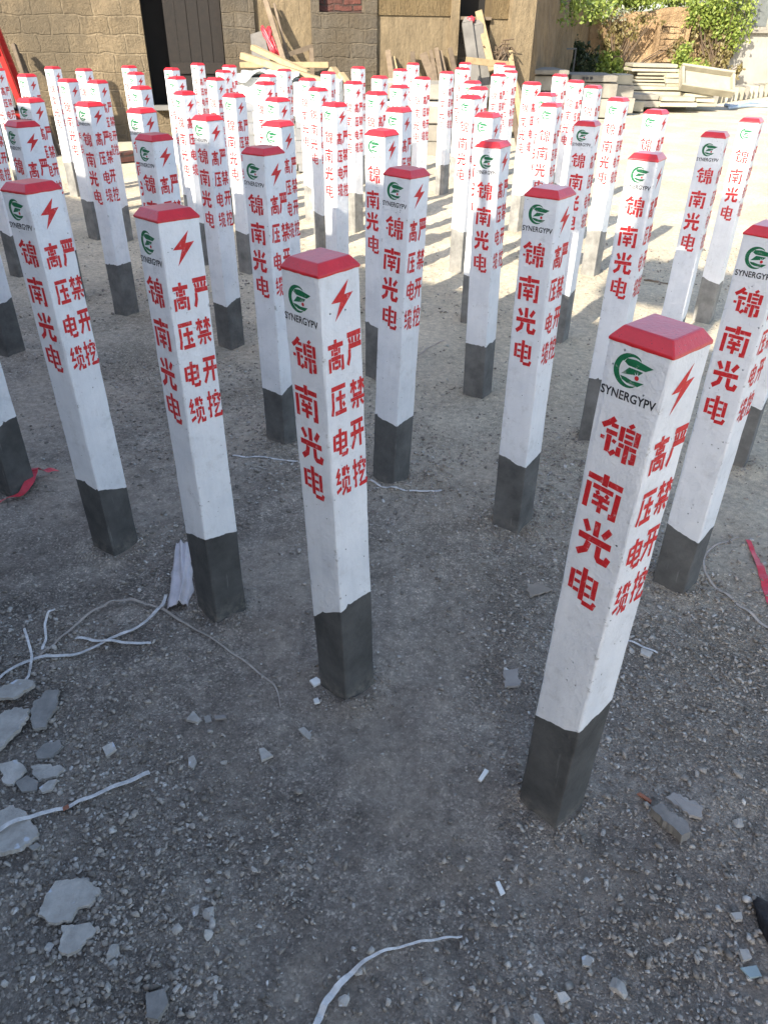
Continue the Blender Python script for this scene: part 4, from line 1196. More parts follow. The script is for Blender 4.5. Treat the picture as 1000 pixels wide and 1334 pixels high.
def grey_stacks():
    g = "grey concrete slabs stacked in front of the house"
    ys = [(108, 128), (131, 137), (138, 160), (161, 183), (184, 207)]
    for k, (a, b) in enumerate(ys):
        block("concrete_slab", 484 + (k % 2) * 3, a, 576 - (k * 2) % 5, b + 1, 9.75 + 0.02 * (k % 2), 0.75, M['block'] if k == 1 else M['greyslab'],
              ("thin white slab second from top" if k == 1 else f"grey concrete slab, {ORD[k]}") + " of the stack before the tan wall", "concrete slab", g)
    block("concrete_slab", 498, 104, 514, 109, 9.8, 0.5, M['slab'], "narrow pale slab lying on top of the stack before the tan wall", "concrete slab", g)
    P = M['slab']; G = M['greyslab']; g2 = "concrete slabs piled on the far side of the yard"
    S = [
     (673, 90, 741, 97.5, 12.6, 1.0, G, "grey slab on top of the dark stack nearest the house corner"),
     (676, 98, 738, 118, 12.7, 0.9, G, "grey slab, second from top of the stack nearest the house corner"),
     (674, 118.5, 735, 142, 12.75, 0.9, G, "grey slab, third from top of the stack nearest the house corner"),
     (676, 142.5, 737, 168, 12.7, 0.9, G, "grey slab at the bottom of the stack nearest the house corner"),
     (674, 80, 696, 90, 12.9, 0.6, P, "small pale beam on top of the stack nearest the house corner"),
     (744, 97, 804, 107, 14.2, 0.9, G, "grey slab with small black marks left of the cream slab pile"),
     (746, 107.5, 802, 128, 14.25, 0.9, G, "grey slab under the slab with black marks"),
     (748, 128.5, 800, 153, 14.25, 0.9, G, "grey slab at the bottom under the slab with black marks"),
     (805, 97, 823, 110, 15.0, 0.6, P, "small pale slab stood on the grey slabs left of the cream pile"),
     (786, 110.5, 824, 127, 14.9, 0.7, G, "grey slab carrying the small pale slab left of the cream pile"),
     (788, 127.5, 824, 147, 14.9, 0.7, G, "lowest grey slab left of the cream pile"),
     (823, 83, 885, 93.5, 16.4, 0.6, P, "long cream slab on the very top of the cream pile"),
     (829, 94, 868, 103, 16.4, 0.7, P, "cream slab just under the topmost slab of the cream pile"),
     (867, 95, 888, 108.5, 16.3, 0.6, P, "squarish cream slab right of centre in the cream pile"),
     (806, 103.5, 867, 107, 16.3, 1.0, P, "thin cream slab lying across the left of the cream pile"),
     (812, 107.5, 866, 111.5, 16.25, 1.0, P, "thin cream slab just above the broad one in the cream pile"),
     (823, 112, 892, 124, 16.1, 0.8, P, "broad cream slab across the middle of the cream pile"),
     (868, 109, 930, 113, 16.3, 0.9, P, "thin cream slab under the tilted trough"),
     (892, 114, 929, 127, 15.9, 0.7, P, "cream slab right of the broad slab in the cream pile"),
     (806, 122, 860, 139, 15.6, 0.9, G, "long grey slab low in front of the cream pile"),
     (824, 124.5, 892, 146, 16.3, 0.8, G, "hidden grey slab carrying the cream pile"),
     (826, 132, 837, 145, 15.4, 0.7, P, "small pale post end sticking out under the cream pile"),
     (860, 126, 907, 139.5, 15.5, 0.7, P, "cream slab lying on the sand in front of the cream pile"),
     (906, 128, 932, 139, 15.8, 0.5, P, "cream block on the sand at the right end of the cream pile"),
     (925, 96, 957, 103, 18.5, 0.6, P, "cream slab behind the tilted trough"),
     (655, 144, 668, 172, 11.4, 0.3, P, "pale upright block standing between posts before the house corner"),
    ]
    T_ = []
    for row in S:
        u0, v0, u1, v1, Y, dp, mt, lab = row
        if Y > 15 and v1 - v0 > 8.5 and u1 - u0 > 15:
            m_ = v0 + (v1 - v0) * 0.46
            T_ += [(u0 + 1.5, v0, u1 - 2.5, m_, Y + 0.03, dp, mt, "upper half of pair: " + lab), (u0, m_ + 0.9, u1, v1, Y, dp, mt, "lower half of pair: " + lab)]
        else: T_.append(row)
    for i, (u0, v0, u1, v1, Y, dp, mt, lab) in enumerate(T_):
        lab = lab.replace("upper half of pair: ", "upper, ").replace("lower half of pair: ", "lower, ")
        if lab.startswith(("upper, ", "lower, ")): lab = lab[7:] + (", upper layer" if lab[0] == "u" else ", lower layer")
        block("concrete_slab", u0, v0, u1, v1, Y, dp, mt, lab, "concrete slab", g2, rz=random.Random(i).uniform(-0.07, 0.07))
    # black marks on one slab: three small stamped squares
    sl = [o for o in COL.objects if o.get('label', '').startswith("grey slab with small black marks")][0]
    bpy.context.view_layer.update()
    for uu in (760.5, 765, 770.5):
        p = at(uu, 101.5, 14.17); inv = sl.matrix_world.inverted()
        p = inv @ p
        MB().box((p.x - 0.022, -0.012, p.z - 0.02), (p.x + 0.022, -0.004, p.z + 0.02)).build("mark", M['blackplastic'], sl)
    # tilted U-shaped trough
    T = MB()
    a, b = at(886, 101, 15.9), at(959, 112, 15.7)
    L = (b - a).length
    for lo, hi in (((0, 0, 0), (L, 0.36, 0.05)), ((0, -0.05, 0), (L, 0.0, 0.16)), ((0, 0.36, 0), (L, 0.41, 0.16)), ((0, 0, 0.05), (0.05, 0.36, 0.15)), ((L - 0.05, 0, 0.05), (L, 0.36, 0.15))):
        T.box(lo, hi)
    o = T.build("concrete_trough", P, None, 0.006)
    o.location = a + Vector((0, 0, -0.17)); o.rotation_euler = (rad(47), math.asin(max(-1, min(1, (a.z - b.z) / L))), 0.0)
    tag(o, "open cream concrete trough lying tilted on the slab pile", "trough")
    # precast strips stood on edge
    for k in range(13):
        t = k / 12
        u = 931 + 78 * t; v1 = 131.5 - 10 * t; v0 = v1 - 15 + 2.0 * t; Y = 17.6 + 2.6 * t
        m = MB().box((-0.055, 0, 0), (0.055, 0.6, at(u, v0, Y).z), jit=0.008, rng=random.Random(k))
        q = m.build("concrete_strip", P if k % 3 else G, None, 0.006)
        q.location = (at(u, v1, Y).x, Y, 0); q.rotation_euler = (0, rad(random.Random(k).uniform(-6, 6)), rad(-8))
        tag(q, ["first", "second", "third", "fourth", "fifth", "sixth", "seventh", "eighth", "ninth", "tenth", "eleventh", "twelfth", "last"][k] +
            " pale strip from the left in the upright row right of the cream pile", "concrete strip", "pale strips stood on edge")
    # pale blue hose on the sand
    m = MB()
    pts = [gp(944 + 8 * i, 138.5 - 0.25 * i + 2.2 * math.sin(i * 0.9)) + Vector((0, 0, 0.03)) for i in range(9)]
    m.tube(pts, 0.035, 6)
    pts = [gp(948 + 8 * i, 141.5 - 0.3 * i + 1.2 * math.sin(i * 0.7 + 2)) + Vector((0, 0, 0.03)) for i in range(8)]
    m.tube(pts, 0.03, 6)
    tag(m.build("hose", M['bluehose'], None, smooth=True), "pale blue hose lying on the sand near the right edge", "hose")
    # boards lying on the ground by the brick wall
    tag(MB().beam(gp(128, 199) + Vector((0, 0, .05)), gp(196, 196) + Vector((0, 0, .05)), 0.22, 0.09).build("board", M['slab'], None, 0.006), "pale board lying on the ground along the brick wall", "board")
    tag(MB().beam(gp(150, 212) + Vector((0, 0, .05)), gp(178, 209) + Vector((0, 0, .05)), 0.16, 0.10).build("brick", M['redbrick'], None, 0.006), "red brick lying on the sand by the brick wall", "brick")
grey_stacks()

# ------------------------------------------------------------------ red cart at the left edge
def red_cart():
    o = wallY(6, 120, 1.35); o.z = 0
    T = empty("red_cart", o, WANG)
    tag(T, "red cart with a dark grey side panel at the left edge before the brick wall", "cart")
    for y in (0.0, 0.34):
        MB().beam((0.15, y, 0.44), (-0.04, y, 1.50), 0.07, 0.06).build("frame_bar", M['machine'], T, 0.008)
        MB().beam((-1.3, y, 0.44), (-1.3, y, 1.50), 0.07, 0.06).build("frame_bar", M['machine'], T, 0.008)
    MB().box((-1.26, -0.045, 1.20), (-0.01, -0.033, 1.48)).build("upper_panel", M['machine'], T, 0.004)
    MB().box((-1.26, -0.05, 1.06), (0.035, -0.035, 1.195)).build("white_band", M['plaster'], T, 0.004)
    MB().box((-1.26, -0.048, 0.98), (0.05, -0.034, 1.055)).build("rail", M['machine'], T, 0.004)
    MB().box((-1.26, 0.0, 0.50), (0.08, 0.02, 0.965)).build("side_panel", M['mesh'], T, 0.004)
    MB().box((-1.36, -0.03, 0.36), (0.20, 0.40, 0.44)).build("deck", M['machine'], T, 0.01)
    for x in (-1.05, -0.12):
        for y in (-0.12, 0.48):
            n = 24; R_, w = 0.26, 0.10
            vs = [(x + r_ * math.cos(2 * math.pi * k / n), y + yy, 0.26 + r_ * math.sin(2 * math.pi * k / n)) for r_, yy in ((R_ - .03, -w / 2), (R_, -w / 4), (R_, w / 4), (R_ - .03, w / 2)) for k in range(n)]
            fs = [(i * n + k, i * n + (k + 1) % n, (i + 1) * n + (k + 1) % n, (i + 1) * n + k) for i in range(3) for k in range(n)]
            fs += [tuple(range(n)), tuple(range(3 * n, 4 * n))]
            MB().add(vs, fs).build("wheel", M['blackplastic'], T)
red_cart()

# ------------------------------------------------------------------ earth walls, plaster house and greenery on the far side
def earth_wall(name, a, b, h, mat, label, seed, thick=0.5, top_var=0.12):
    a, b = Vector(a), Vector(b); L = (b - a).length; d = (b - a) / L
    nrm = Vector((d.y, -d.x, 0))                       # towards the yard
    nx_, nz_ = int(L / 0.12), 18
    vs, fs = [], []
    for j in range(nz_ + 1):
        for i in range(nx_ + 1):
            s = L * i / nx_; ht = h + top_var * float(fbm(s * 0.8, 0.3, 4, seed)); z = -0.1 + (ht + 0.1) * j / nz_
            k = 0.10 * float(fbm(s * 0.9, z * 1.3, 4, seed + 3)) + 0.04 * float(vnoise(s * 4, z * 2.2, seed + 7)) - 0.10 * (z / h) + (0.12 if z < 0.35 else 0) * (1 - z / 0.35)
            p = d * s + nrm * k; vs.append((p.x, p.y, z))
    W = nx_ + 1
    for j in range(nz_):
        for i in range(nx_): fs.append((j * W + i, j * W + i + 1, (j + 1) * W + i + 1, (j + 1) * W + i))
    k0 = len(vs)
    for i in range(W):                                    # back side
        t = vs[nz_ * W + i]; q = Vector(t) - nrm * thick
        vs.append((q.x, q.y, t[2])); vs.append((q.x, q.y, -0.1))
    for i in range(nx_):
        fs.append((nz_ * W + i, nz_ * W + i + 1, k0 + 2 * i + 2, k0 + 2 * i)); fs.append((k0 + 2 * i, k0 + 2 * i + 2, k0 + 2 * i + 3, k0 + 2 * i + 1))
    o = MB().add(vs, fs).build(name, mat, None, smooth=True)
    o.location = a
    return tag(o, label, "earth wall")

CORN = at(766, 60, 23.0); CORN.z = 0
earth_wall("earth_wall", (1.93, 11.80, 0), (CORN.x, CORN.y, 0), 1.95, M['mudside'], "brown streaked earth wall running back from the house corner", 3)
XR = at(950, 60, 23.2).x
ew = earth_wall("earth_wall", (CORN.x, CORN.y, 0), (XR, 23.2, 0), 1.72, M['mud'], "sunlit orange earth wall overgrown with plants behind the cream slab pile", 12)

def far_house():
    H = empty("plaster_house", (XR, 23.0, 0), 0.0)
    tag(H, "white plastered house at the right edge beyond the earth wall", "house")
    MB().box((0, 0, -0.1), (7, 5, 3.4)).build("wall", M['plaster'], H)
    MB().box((-0.3, -0.5, 3.4), (7.3, 5.5, 3.55)).build("roof", M['roof'], H)
    u0 = at(965, 38, 22.98); w = MB().box((u0.x - XR, -0.05, u0.z), (u0.x - XR + 1.3, 0.0 - 0.002, u0.z + 1.1)).build("window", M['greyslab'], H)
    MB().box((u0.x - XR + 0.06, -0.06, u0.z + 0.07), (u0.x - XR + 0.60, -0.052, u0.z + 1.03)).box((u0.x - XR + 0.70, -0.06, u0.z + 0.07), (u0.x - XR + 1.24, -0.052, u0.z + 1.03)).build("pane", M['mesh'], w)
    MB().box((u0.x - XR - 0.06, -0.12, u0.z - 0.07), (u0.x - XR + 1.36, -0.002, u0.z - 0.003)).build("sill", M['greyslab'], w)
far_house()

def leaves(blobs, n, size, seed, droop=0.0):
    """leaf blades spread in clumps through several ellipsoids; each blob (centre, radii)"""
    rng = np.random.default_rng(seed)
    vs, fs = [], []
    vol = np.array([b[1][0] * b[1][1] * b[1][2] for b in blobs]); vol = vol / vol.sum()
    for b, f in zip(blobs, vol):
        c, r = np.array(b[0]), np.array(b[1]); k = int(n * f)
        # clump centres give light and dark masses and gaps
        nc = max(4, k // 22); cc = rng.normal(0, 0.5, (nc, 3)); cc /= np.maximum(1, np.linalg.norm(cc, axis=1))[:, None]
        for i in range(k):
            p = cc[rng.integers(nc)] + rng.normal(0, 0.17, 3)
            p = c + p * r
            d = rng.normal(0, 1, 3); d[2] -= droop; d /= np.linalg.norm(d)
            s = np.cross(d, rng.normal(0, 1, 3)); s /= np.linalg.norm(s)
            L = size * rng.uniform(0.6, 1.4); w = L * 0.32
            up = np.cross(d, s) * w * 0.3
            k0 = len(vs)
            vs += [tuple(p), tuple(p + d * L * .5 + s * w + up), tuple(p + d * L), tuple(p + d * L * .5 - s * w + up)]
            fs += [(k0, k0 + 1, k0 + 2), (k0, k0 + 2, k0 + 3)]
    me = bpy.data.meshes.new("crown"); me.from_pydata(vs, [], fs); me.update(); return me

def shrub(name, label, cat, base, blobs, n, size, mat, seed, droop=0.0, extra=None):
    T = empty(name, base); tag(T, label, cat)
    link("crown", leaves(blobs, n, size, seed, droop), mat, T)
    if extra: link("blossom", leaves(extra[0], extra[1], size * 0.9, seed + 50, droop), extra[2], T)
    rng = random.Random(seed); m = MB()
    for b in blobs:
        for k in range(3):
            e = Vector(b[0]) + Vector((rng.uniform(-.4, .4) * b[1][0], rng.uniform(-.4, .4) * b[1][1], rng.uniform(-.3, .4) * b[1][2]))
            st = Vector((rng.uniform(-.08, .08), rng.uniform(-.05, .05), 0))
            mid = (st + e) / 2 + Vector((rng.uniform(-.1, .1), rng.uniform(-.05, .05), 0.1))
            m.tube([st, mid, e], [0.022, 0.015, 0.006], 5)
    m.build("stem", M['twig'], T)
    return T

def greenery():
    def rel(c, base): return (c[0] - base[0], c[1] - base[1], c[2] - base[2])
    # over the brown wall, nearest the house
    ps = [(700, 2, 15.2), (722, 8, 17.2), (742, 4, 19.0), (762, 8, 20.6)]
    b0 = at(722, 60, 17.4); base = Vector((b0.x + 0.5, 17.6, 1.6))
    blobs = [(rel(at(u, v - 8, Y) + Vector((0.15, 0, 0)), base), (0.62, 0.6, 0.36)) for u, v, Y in ps]
    shrub("vine_bush", "bright green bush spilling over the brown earth wall beside the house", "bush", base, blobs, 3600, 0.085, M['leaf'], 1, 0.6,
          ([(rel(at(790, 8, 22.8), base), (0.55, 0.3, 0.34))], 420, M['leafpale']))
    ps = [(790, -6, 23.0), (812, -4, 23.2), (834, -5, 23.2)]
    base = at(812, 12, 23.6)
    shrub("vine_bush", "green bush on top of the sunlit earth wall, left of the bare stretch", "bush", base, [(rel(at(u, v, Y), base), (0.6, 0.5, 0.34)) for u, v, Y in ps], 2200, 0.085, M['leaf'], 2, 0.5)
    base = at(875, 8, 25.5)
    shrub("vine_bush", "pale green growth behind the bare stretch of the sunlit earth wall", "bush", base, [(rel(at(u, -4, 25.4), base), (0.8, 0.6, 0.32)) for u in (850, 875, 900)], 1500, 0.09, M['leaf'], 3, 0.3)
    base = at(925, 100, 22.7); base.z = 0
    bl = [(rel(at(u, v, 22.75), base), (r, 0.28, h)) for u, v, r, h in ((912, 4, .5, .4), (935, 2, .7, .5), (958, 8, .5, .5), (930, 24, .6, .4), (955, 32, .45, .5), (918, 20, .4, .35), (945, 50, .35, .4))]
    shrub("climbing_plant", "tall climbing plant hanging down the earth wall beside the white house", "climbing plant", base, bl, 3600, 0.085, M['leaf'], 4, 0.9)
    base = at(925, 104, 22.6); base.z = 0
    bl = [(rel(at(u, v, 22.7), base), (r, 0.14, h)) for u, v, r, h in ((905, 50, .12, .8), (918, 60, .15, .7), (932, 66, .2, .7), (946, 78, .22, .55), (925, 84, .3, .35), (960, 88, .2, .3))]
    shrub("dry_vine", "dry brown vines trailing down the earth wall below the climbing plant", "vine", base, bl, 1000, 0.10, M['leafdry'], 5, 1.6)
    base = at(806, 60, 22.7); base.z = 0
    bl = [(rel(at(u, v, 22.72), base), (r, 0.12, h)) for u, v, r, h in ((790, 34, .30, .45), (805, 44, .35, .4), (822, 30, .35, .3), (838, 26, .3, .2), (850, 24, .3, .12), (800, 66, .3, .3), (880, 52, .2, .25))]
    shrub("dry_vine", "dry vines and roots on the left part of the sunlit earth wall", "vine", base, bl, 650, 0.10, M['leafdry'], 6, 1.4)
    base = at(754, 98, 19.0); base.z = 0
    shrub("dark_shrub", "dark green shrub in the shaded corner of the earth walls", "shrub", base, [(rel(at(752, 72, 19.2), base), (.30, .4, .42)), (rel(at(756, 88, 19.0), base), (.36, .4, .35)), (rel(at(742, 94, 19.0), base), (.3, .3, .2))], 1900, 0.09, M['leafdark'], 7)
    base = at(787, 100, 22.0); base.z = 0
    shrub("low_shrub", "low bright green shrub at the foot of the sunlit earth wall", "shrub", base, [(rel(at(785, 84, 22.2), base), (.42, .35, .3)), (rel(at(795, 92, 22.0), base), (.4, .3, .22))], 1100, 0.09, M['leaf'], 8)
    base = at(889, 98, 22.0); base.z = 0
    shrub("low_shrub", "low green shrub behind the topmost cream slab", "shrub", base, [(rel(at(889, 76, 22.1), base), (.34, .3, .28)), (rel(at(902, 86, 22.1), base), (.34, .3, .22))], 900, 0.09, M['leaf'], 9)
    # metal stand in the corner
    T = empty("metal_stand", Vector((at(742, 96, 17.0).x, 17.0, 0)))
    tag(T, "thin rusty metal stand before the shaded corner of the earth walls", "stand")
    o = T.location
    for u, Y in ((735, 17.0), (750, 17.2)):
        p = at(u, 62, Y) - o
        MB().beam((p.x, p.y, 0), p, 0.03, 0.03).build("leg", M['steel'], T)
    MB().beam(at(735, 63, 17.0) - o, at(750, 63, 17.2) - o, 0.03, 0.03).build("crossbar", M['steel'], T)
    # walled-up niche of stones in the sunlit wall
    rng = random.Random(3)
    c = at(872, 68, 22.86)
    fr = MB().box((c.x - CORN.x - .42, -0.16, 0.55), (c.x - CORN.x - .32, 0.06, 1.35)).box((c.x - CORN.x + .32, -0.16, 0.55), (c.x - CORN.x + .42, 0.06, 1.35)).box((c.x - CORN.x - .42, -0.16, 1.352), (c.x - CORN.x + .42, 0.06, 1.45))
    n_ = fr.build("niche_frame", M['mud'], ew)
    st = MB()
    for r_ in range(6):
        x = -0.31
        while x < 0.28:
            w = rng.uniform(.12, .24); w = min(w, 0.31 - x)
            st.box((c.x - CORN.x + x + .01, -0.13 + rng.uniform(-.02, .02), 0.56 + r_ * .13), (c.x - CORN.x + x + w - .01, 0.02, 0.56 + r_ * .13 + .115), jit=0.012, rng=rng); x += w
    st.build("niche_stones", M['mud'], n_)
greenery()

# ------------------------------------------------------------------ litter on the gravel
def gz(p): return float(gh(p.x, p.y))

def flake(name, px, th, mat, label, cat, group=None, lift=0.0, tilt=(0, 0), seed=0):
    """broken flat piece lying on the ground; outline given by photo positions"""
    rng = random.Random(seed)
    P = [gp(u, v) for u, v in px]
    c = sum(P, Vector()) / len(P)
    # break the straight edges a little
    Q = []
    for i in range(len(P)):
        a, b = P[i] - c, P[(i + 1) % len(P)] - c
        Q.append(a)
        L = (b - a).length
        k = max(0, min(8, int(L / 0.007))) if max((p - c).length for p in P) > 0.028 else 0
        nr = Vector((-(b - a).y, (b - a).x, 0)).normalized()
        for j in range(1, k + 1): Q.append(a.lerp(b, j / (k + 1)) + nr * rng.uniform(-1, 1) * min(0.0036, L * 0.07))
    if th < 0.015 and th > 0.005: th *= 0.62
    n = len(Q)
    vs = [(q.x, q.y, rng.uniform(-.0006, .0006)) for q in Q] + [(q.x * (0.97 + rng.uniform(-.02, .02)), q.y * (0.97 + rng.uniform(-.02, .02)), th + rng.uniform(-.0008, .0008)) for q in Q]
    fs = [tuple(range(n))[::-1], tuple(range(n, 2 * n))] + [(i, (i + 1) % n, n + (i + 1) % n, n + i) for i in range(n)]
    o = MB().add(vs, fs).build(name, mat)
    o.location = (c.x, c.y, gz(c) + 0.001 + lift)
    o.rotation_euler = (tilt[0], tilt[1], 0)
    return tag(o, label, cat, group)

def flakes():
    g = "broken flat pieces lying at the left edge"
    f, d = M['flake'], M['flakedark']
    L = [
     ([(-14, 925), (2, 910), (30, 897), (48, 899), (50, 904), (22, 922), (7, 922)], .012, f, "pale broken slab piece, highest of the heap at the left edge", .016),
     ([(-20, 960), (0, 942), (22, 930), (42, 932), (37, 950), (10, 982), (0, 990), (-15, 992)], .013, f, "pale broken slab piece, largest of the heap at the left edge", .012),
     ([(45, 925), (65, 906), (80, 907), (77, 925), (62, 955), (45, 957), (41, 945)], .010, d, "dark long broken piece right of the left edge heap", .004),
     ([(47, 985), (60, 972), (80, 967), (82, 977), (67, 992), (50, 993)], .011, d, "dark broken piece below the dark long piece", .003),
     ([(2, 1000), (25, 995), (37, 1010), (20, 1030), (7, 1027)], .010, f, "broken piece with a white paint spot, left one of the cracked slab", .004),
     ([(42, 1002), (80, 1002), (87, 1007), (75, 1017), (52, 1022), (45, 1015)], .010, f, "broken piece at upper right of the cracked slab", .004),
     ([(22, 1026), (37, 1016), (52, 1023), (50, 1035), (30, 1037)], .009, d, "dark small piece at the bottom of the cracked slab", .004),
     ([(53, 1033), (65, 1023), (77, 1021), (70, 1035), (57, 1039)], .009, f, "pale small piece at lower right of the cracked slab", .003),
     ([(-16, 1078), (0, 1068), (17, 1057), (37, 1065), (52, 1087), (54, 1100), (30, 1117), (0, 1124), (-14, 1118)], .013, f, "broken slab piece under the end of the lower white strap", .004),
     ([(40, 1112), (52, 1106), (57, 1110), (47, 1117)], .008, d, "small dark chip touching the slab piece under the strap", .002),
     ([(75, 1155), (100, 1151), (117, 1152), (134, 1167), (120, 1187), (104, 1190), (95, 1207), (70, 1210), (52, 1200), (60, 1177)], .010, f, "largest flat pale flake lying alone at lower left", .004),
     ([(82, 1212), (100, 1211), (120, 1207), (128, 1217), (107, 1242), (90, 1251), (80, 1247)], .010, f, "flat pale flake just below the largest lone flake", .004),
     ([(192, 1302), (217, 1295), (222, 1315), (208, 1336), (194, 1334)], .014, d, "grey flake at the bottom edge left of the lower strap", .003),
    ]
    for i, (px, th, mt, lab, lf) in enumerate(L):
        flake("slab_flake", px, th, mt, lab, "flake", g, lf, (random.Random(i).uniform(-.05, .05), random.Random(i + 9).uniform(-.05, .05)), i)
    s = "small loose chips on the gravel"
    C = [
     ([(135, 980), (149, 973), (154, 982), (140, 991)], .012, f, "pale square chip right of the left edge heap"),
     ([(243, 943), (252, 930), (262, 942), (258, 946)], .010, f, "pale triangular chip in line with two smaller ones"),
     ([(266, 936), (274, 934), (277, 942), (268, 944)], .008, d, "dark chip between the triangular chip and a flat pale sliver"),
     ([(279, 937), (294, 936), (296, 941), (281, 942)], .004, M['tile'], "flat pale sliver right of the dark chip"),
     ([(337, 978), (344, 977), (356, 988), (341, 995)], .010, f, "pale pointed chip below the post foot in the middle"),
     ([(388, 953), (396, 950), (406, 960), (404, 968), (396, 962)], .006, f, "flat grey chip left of the middle post foot"),
     ([(246, 990), (253, 986), (257, 994), (252, 1004), (246, 1000)], .010, f, "small curled grey chip below the triangular chip"),
     ([(655, 873), (675, 870), (678, 893), (657, 896)], .006, M['tile'], "square tan tile piece left of the largest post"),
     ([(865, 1042), (876, 1035), (914, 1055), (912, 1072), (896, 1068)], .010, M['tile'], "tan tile piece with a white spot right of the largest post"),
     ([(845, 1061), (857, 1056), (893, 1085), (896, 1097), (885, 1101), (850, 1068)], .022, d, "grey brick shaped piece right of the largest post"),
     ([(828, 1037), (832, 1035), (848, 1045), (847, 1049)], .006, M['brick_chip'], "tiny reddish chip beside the tan tile piece"),
     ([(622, 1020), (631, 1006), (636, 1009), (626, 1023)], .006, M['block'], "white stub lying left of the largest post foot"),
     ([(645, 1149), (650, 1147), (658, 1163), (652, 1166)], .006, M['block'], "white stub lying lower, in the open gravel at the bottom centre"),
     ([(682, 755), (700, 757), (719, 772), (690, 780)], .002, M['card'], "dry brown card scrap between two front posts"),
     ([(756, 1251), (764, 1248), (771, 1256), (766, 1264), (757, 1262)], .008, f, "pale round chip near the bottom edge right of centre"),
     ([(722, 1299), (733, 1297), (741, 1306), (728, 1313)], .014, f, "pale stone chip at the bottom edge right of centre"),
     ([(963, 1263), (984, 1260), (991, 1275), (975, 1277)], .006, M['teal'], "pale teal plastic scrap in the lower right corner"),
     ([(959, 1241), (972, 1240), (977, 1252), (965, 1256)], .012, f, "pale stone chip above the teal scrap"),
     ([(948, 1195), (963, 1193), (964, 1203), (955, 1205)], .012, f, "pale stone chip beside the black plastic scrap"),
     ([(403, 889), (412, 884), (421, 890), (409, 896)], .005, M['block'], "white paint crumb at the left of the middle post foot"),
     ([(436, 899), (444, 896), (450, 905), (441, 907)], .005, M['block'], "white paint crumb just below the middle post foot"),
     ([(408, 915), (414, 912), (417, 919), (410, 921)], .004, M['block'], "tiny white crumb below left of the middle post foot"),
     ([(834, 846), (850, 851), (846, 858), (833, 853)], .010, f, "pale chip behind the largest post"),
    ]
    for i, (px, th, mt, lab) in enumerate(C):
        flake("chip", px, th, mt, lab, "chip", s, 0.002, (random.Random(i).uniform(-.12, .12), random.Random(i + 5).uniform(-.12, .12)), 40 + i)
    # broken stones that show as single pieces
    rng = random.Random(77)
    spots = [(150, 1243, .012), (271, 1192, .012), (290, 1196, .010), (146, 1246, .013), (316, 1190, .009), (575, 872, .006), (586, 868, .006), (275, 1193, .010), (62, 1098, .009), (60, 1056, .008)]
    spots = [(148, 1245, .013, "grey stone beside the flake pair at lower left"), (273, 1194, .013, "grey stone right of the flake pair, left of two"), (255, 1190, .010, "smaller grey stone right of the flake pair"),
             (272, 1222, .011, "grey stone near the bottom edge below the two stones"), (65, 1237, .010, "stone half in shadow near the left edge below the largest flake"), (332, 1137, .009, "pale round stone in the gravel patch at bottom centre"),
             (292, 995, .007, "small grey stone beside the curled chip"), (960, 1076, .012, "grey stone right of the tan tile"), (785, 1084, .008, "small stone right of the largest post foot"),
             (448, 1306, .010, "stone at the bottom edge beside the strap end"), (700, 1330, .013, "stone at the bottom edge right of centre"), (805, 1292, .016, "large pale stone near the bottom edge at right")]
    for i, (u, v, r_, lab) in enumerate(spots):
        iv, ifc = hull(900 + i, 16)
        me = bpy.data.meshes.new("stone"); me.from_pydata([(a * r_ * 1.3, b * r_ * 0.95, c * r_ * 0.7) for a, b, c in iv], [], [tuple(int(q) for q in f) for f in ifc]); me.update()
        o = link("stone", me, M['flake']); p = gp(u, v); o.location = (p.x, p.y, gz(p) + r_ * 0.35); o.rotation_euler = (0, 0, rng.uniform(0, 6))
        tag(o, lab, "stone", "larger stones in the gravel")
flakes()

def strap(px, w, mat, label, name="packing_strap", lifts=None, widths=None, cat="strap", thick=0.0009, twist=0.0, sub=6):
    """flat band lying along photo positions on the ground; widths in metres"""
    P = [gp(u, v) for u, v in px]
    for i, p in enumerate(P): p.z = 0
    # smooth curve
    Q, T_ = [], []
    for i in range(len(P) - 1):
        p0, p1, p2, p3 = P[max(0, i - 1)], P[i], P[i + 1], P[min(len(P) - 1, i + 2)]
        for k in range(sub):
            t = k / sub
            Q.append(0.5 * ((2 * p1) + (p2 - p0) * t + (2 * p0 - 5 * p1 + 4 * p2 - p3) * t * t + (3 * p1 - p0 - 3 * p2 + p3) * t ** 3)); T_.append(i + t)
    Q.append(P[-1]); T_.append(len(P) - 1)
    vs, fs = [], []
    n = len(Q)
    for i, p in enumerate(Q):
        d = (Q[min(i + 1, n - 1)] - Q[max(0, i - 1)]).normalized(); s = Vector((-d.y, d.x, 0))
        t = T_[i]; i0 = min(int(t), len(P) - 2); f = t - i0
        ww = 1.0 * (widths[i0] * (1 - f) + widths[i0 + 1] * f if widths else w) * (1 + 0.05 * math.sin(i * 1.7))
        lf = lifts[i0] * (1 - f) + lifts[i0 + 1] * f if lifts else 0.0
        z = float(gh(p.x, p.y)) + 0.0035 + lf + 0.002 * math.sin(i * 0.8)
        a = 0.6 * twist * math.sin(i * 0.45 + 1.3 * math.sin(i * 0.17))
        side = s * math.cos(a) + Vector((0, 0, math.sin(a))); up = Vector((0, 0, 1)) * math.cos(a) - s * math.sin(a)
        c = Vector((p.x, p.y, z + abs(math.sin(a)) * ww / 2))
        for su, sv in ((-1, -1), (1, -1), (1, 1), (-1, 1)): vs.append(c + side * (su * ww / 2) + up * (sv * thick / 2))
    for i in range(n - 1):
        for k in range(4): fs.append((4 * i + k, 4 * i + (k + 1) % 4, 4 * i + 4 + (k + 1) % 4, 4 * i + 4 + k))
    fs += [(0, 1, 2, 3), tuple(range(4 * n - 4, 4 * n))[::-1]]
    o = MB().add(vs, fs).build(name, mat)
    return tag(o, label, cat)

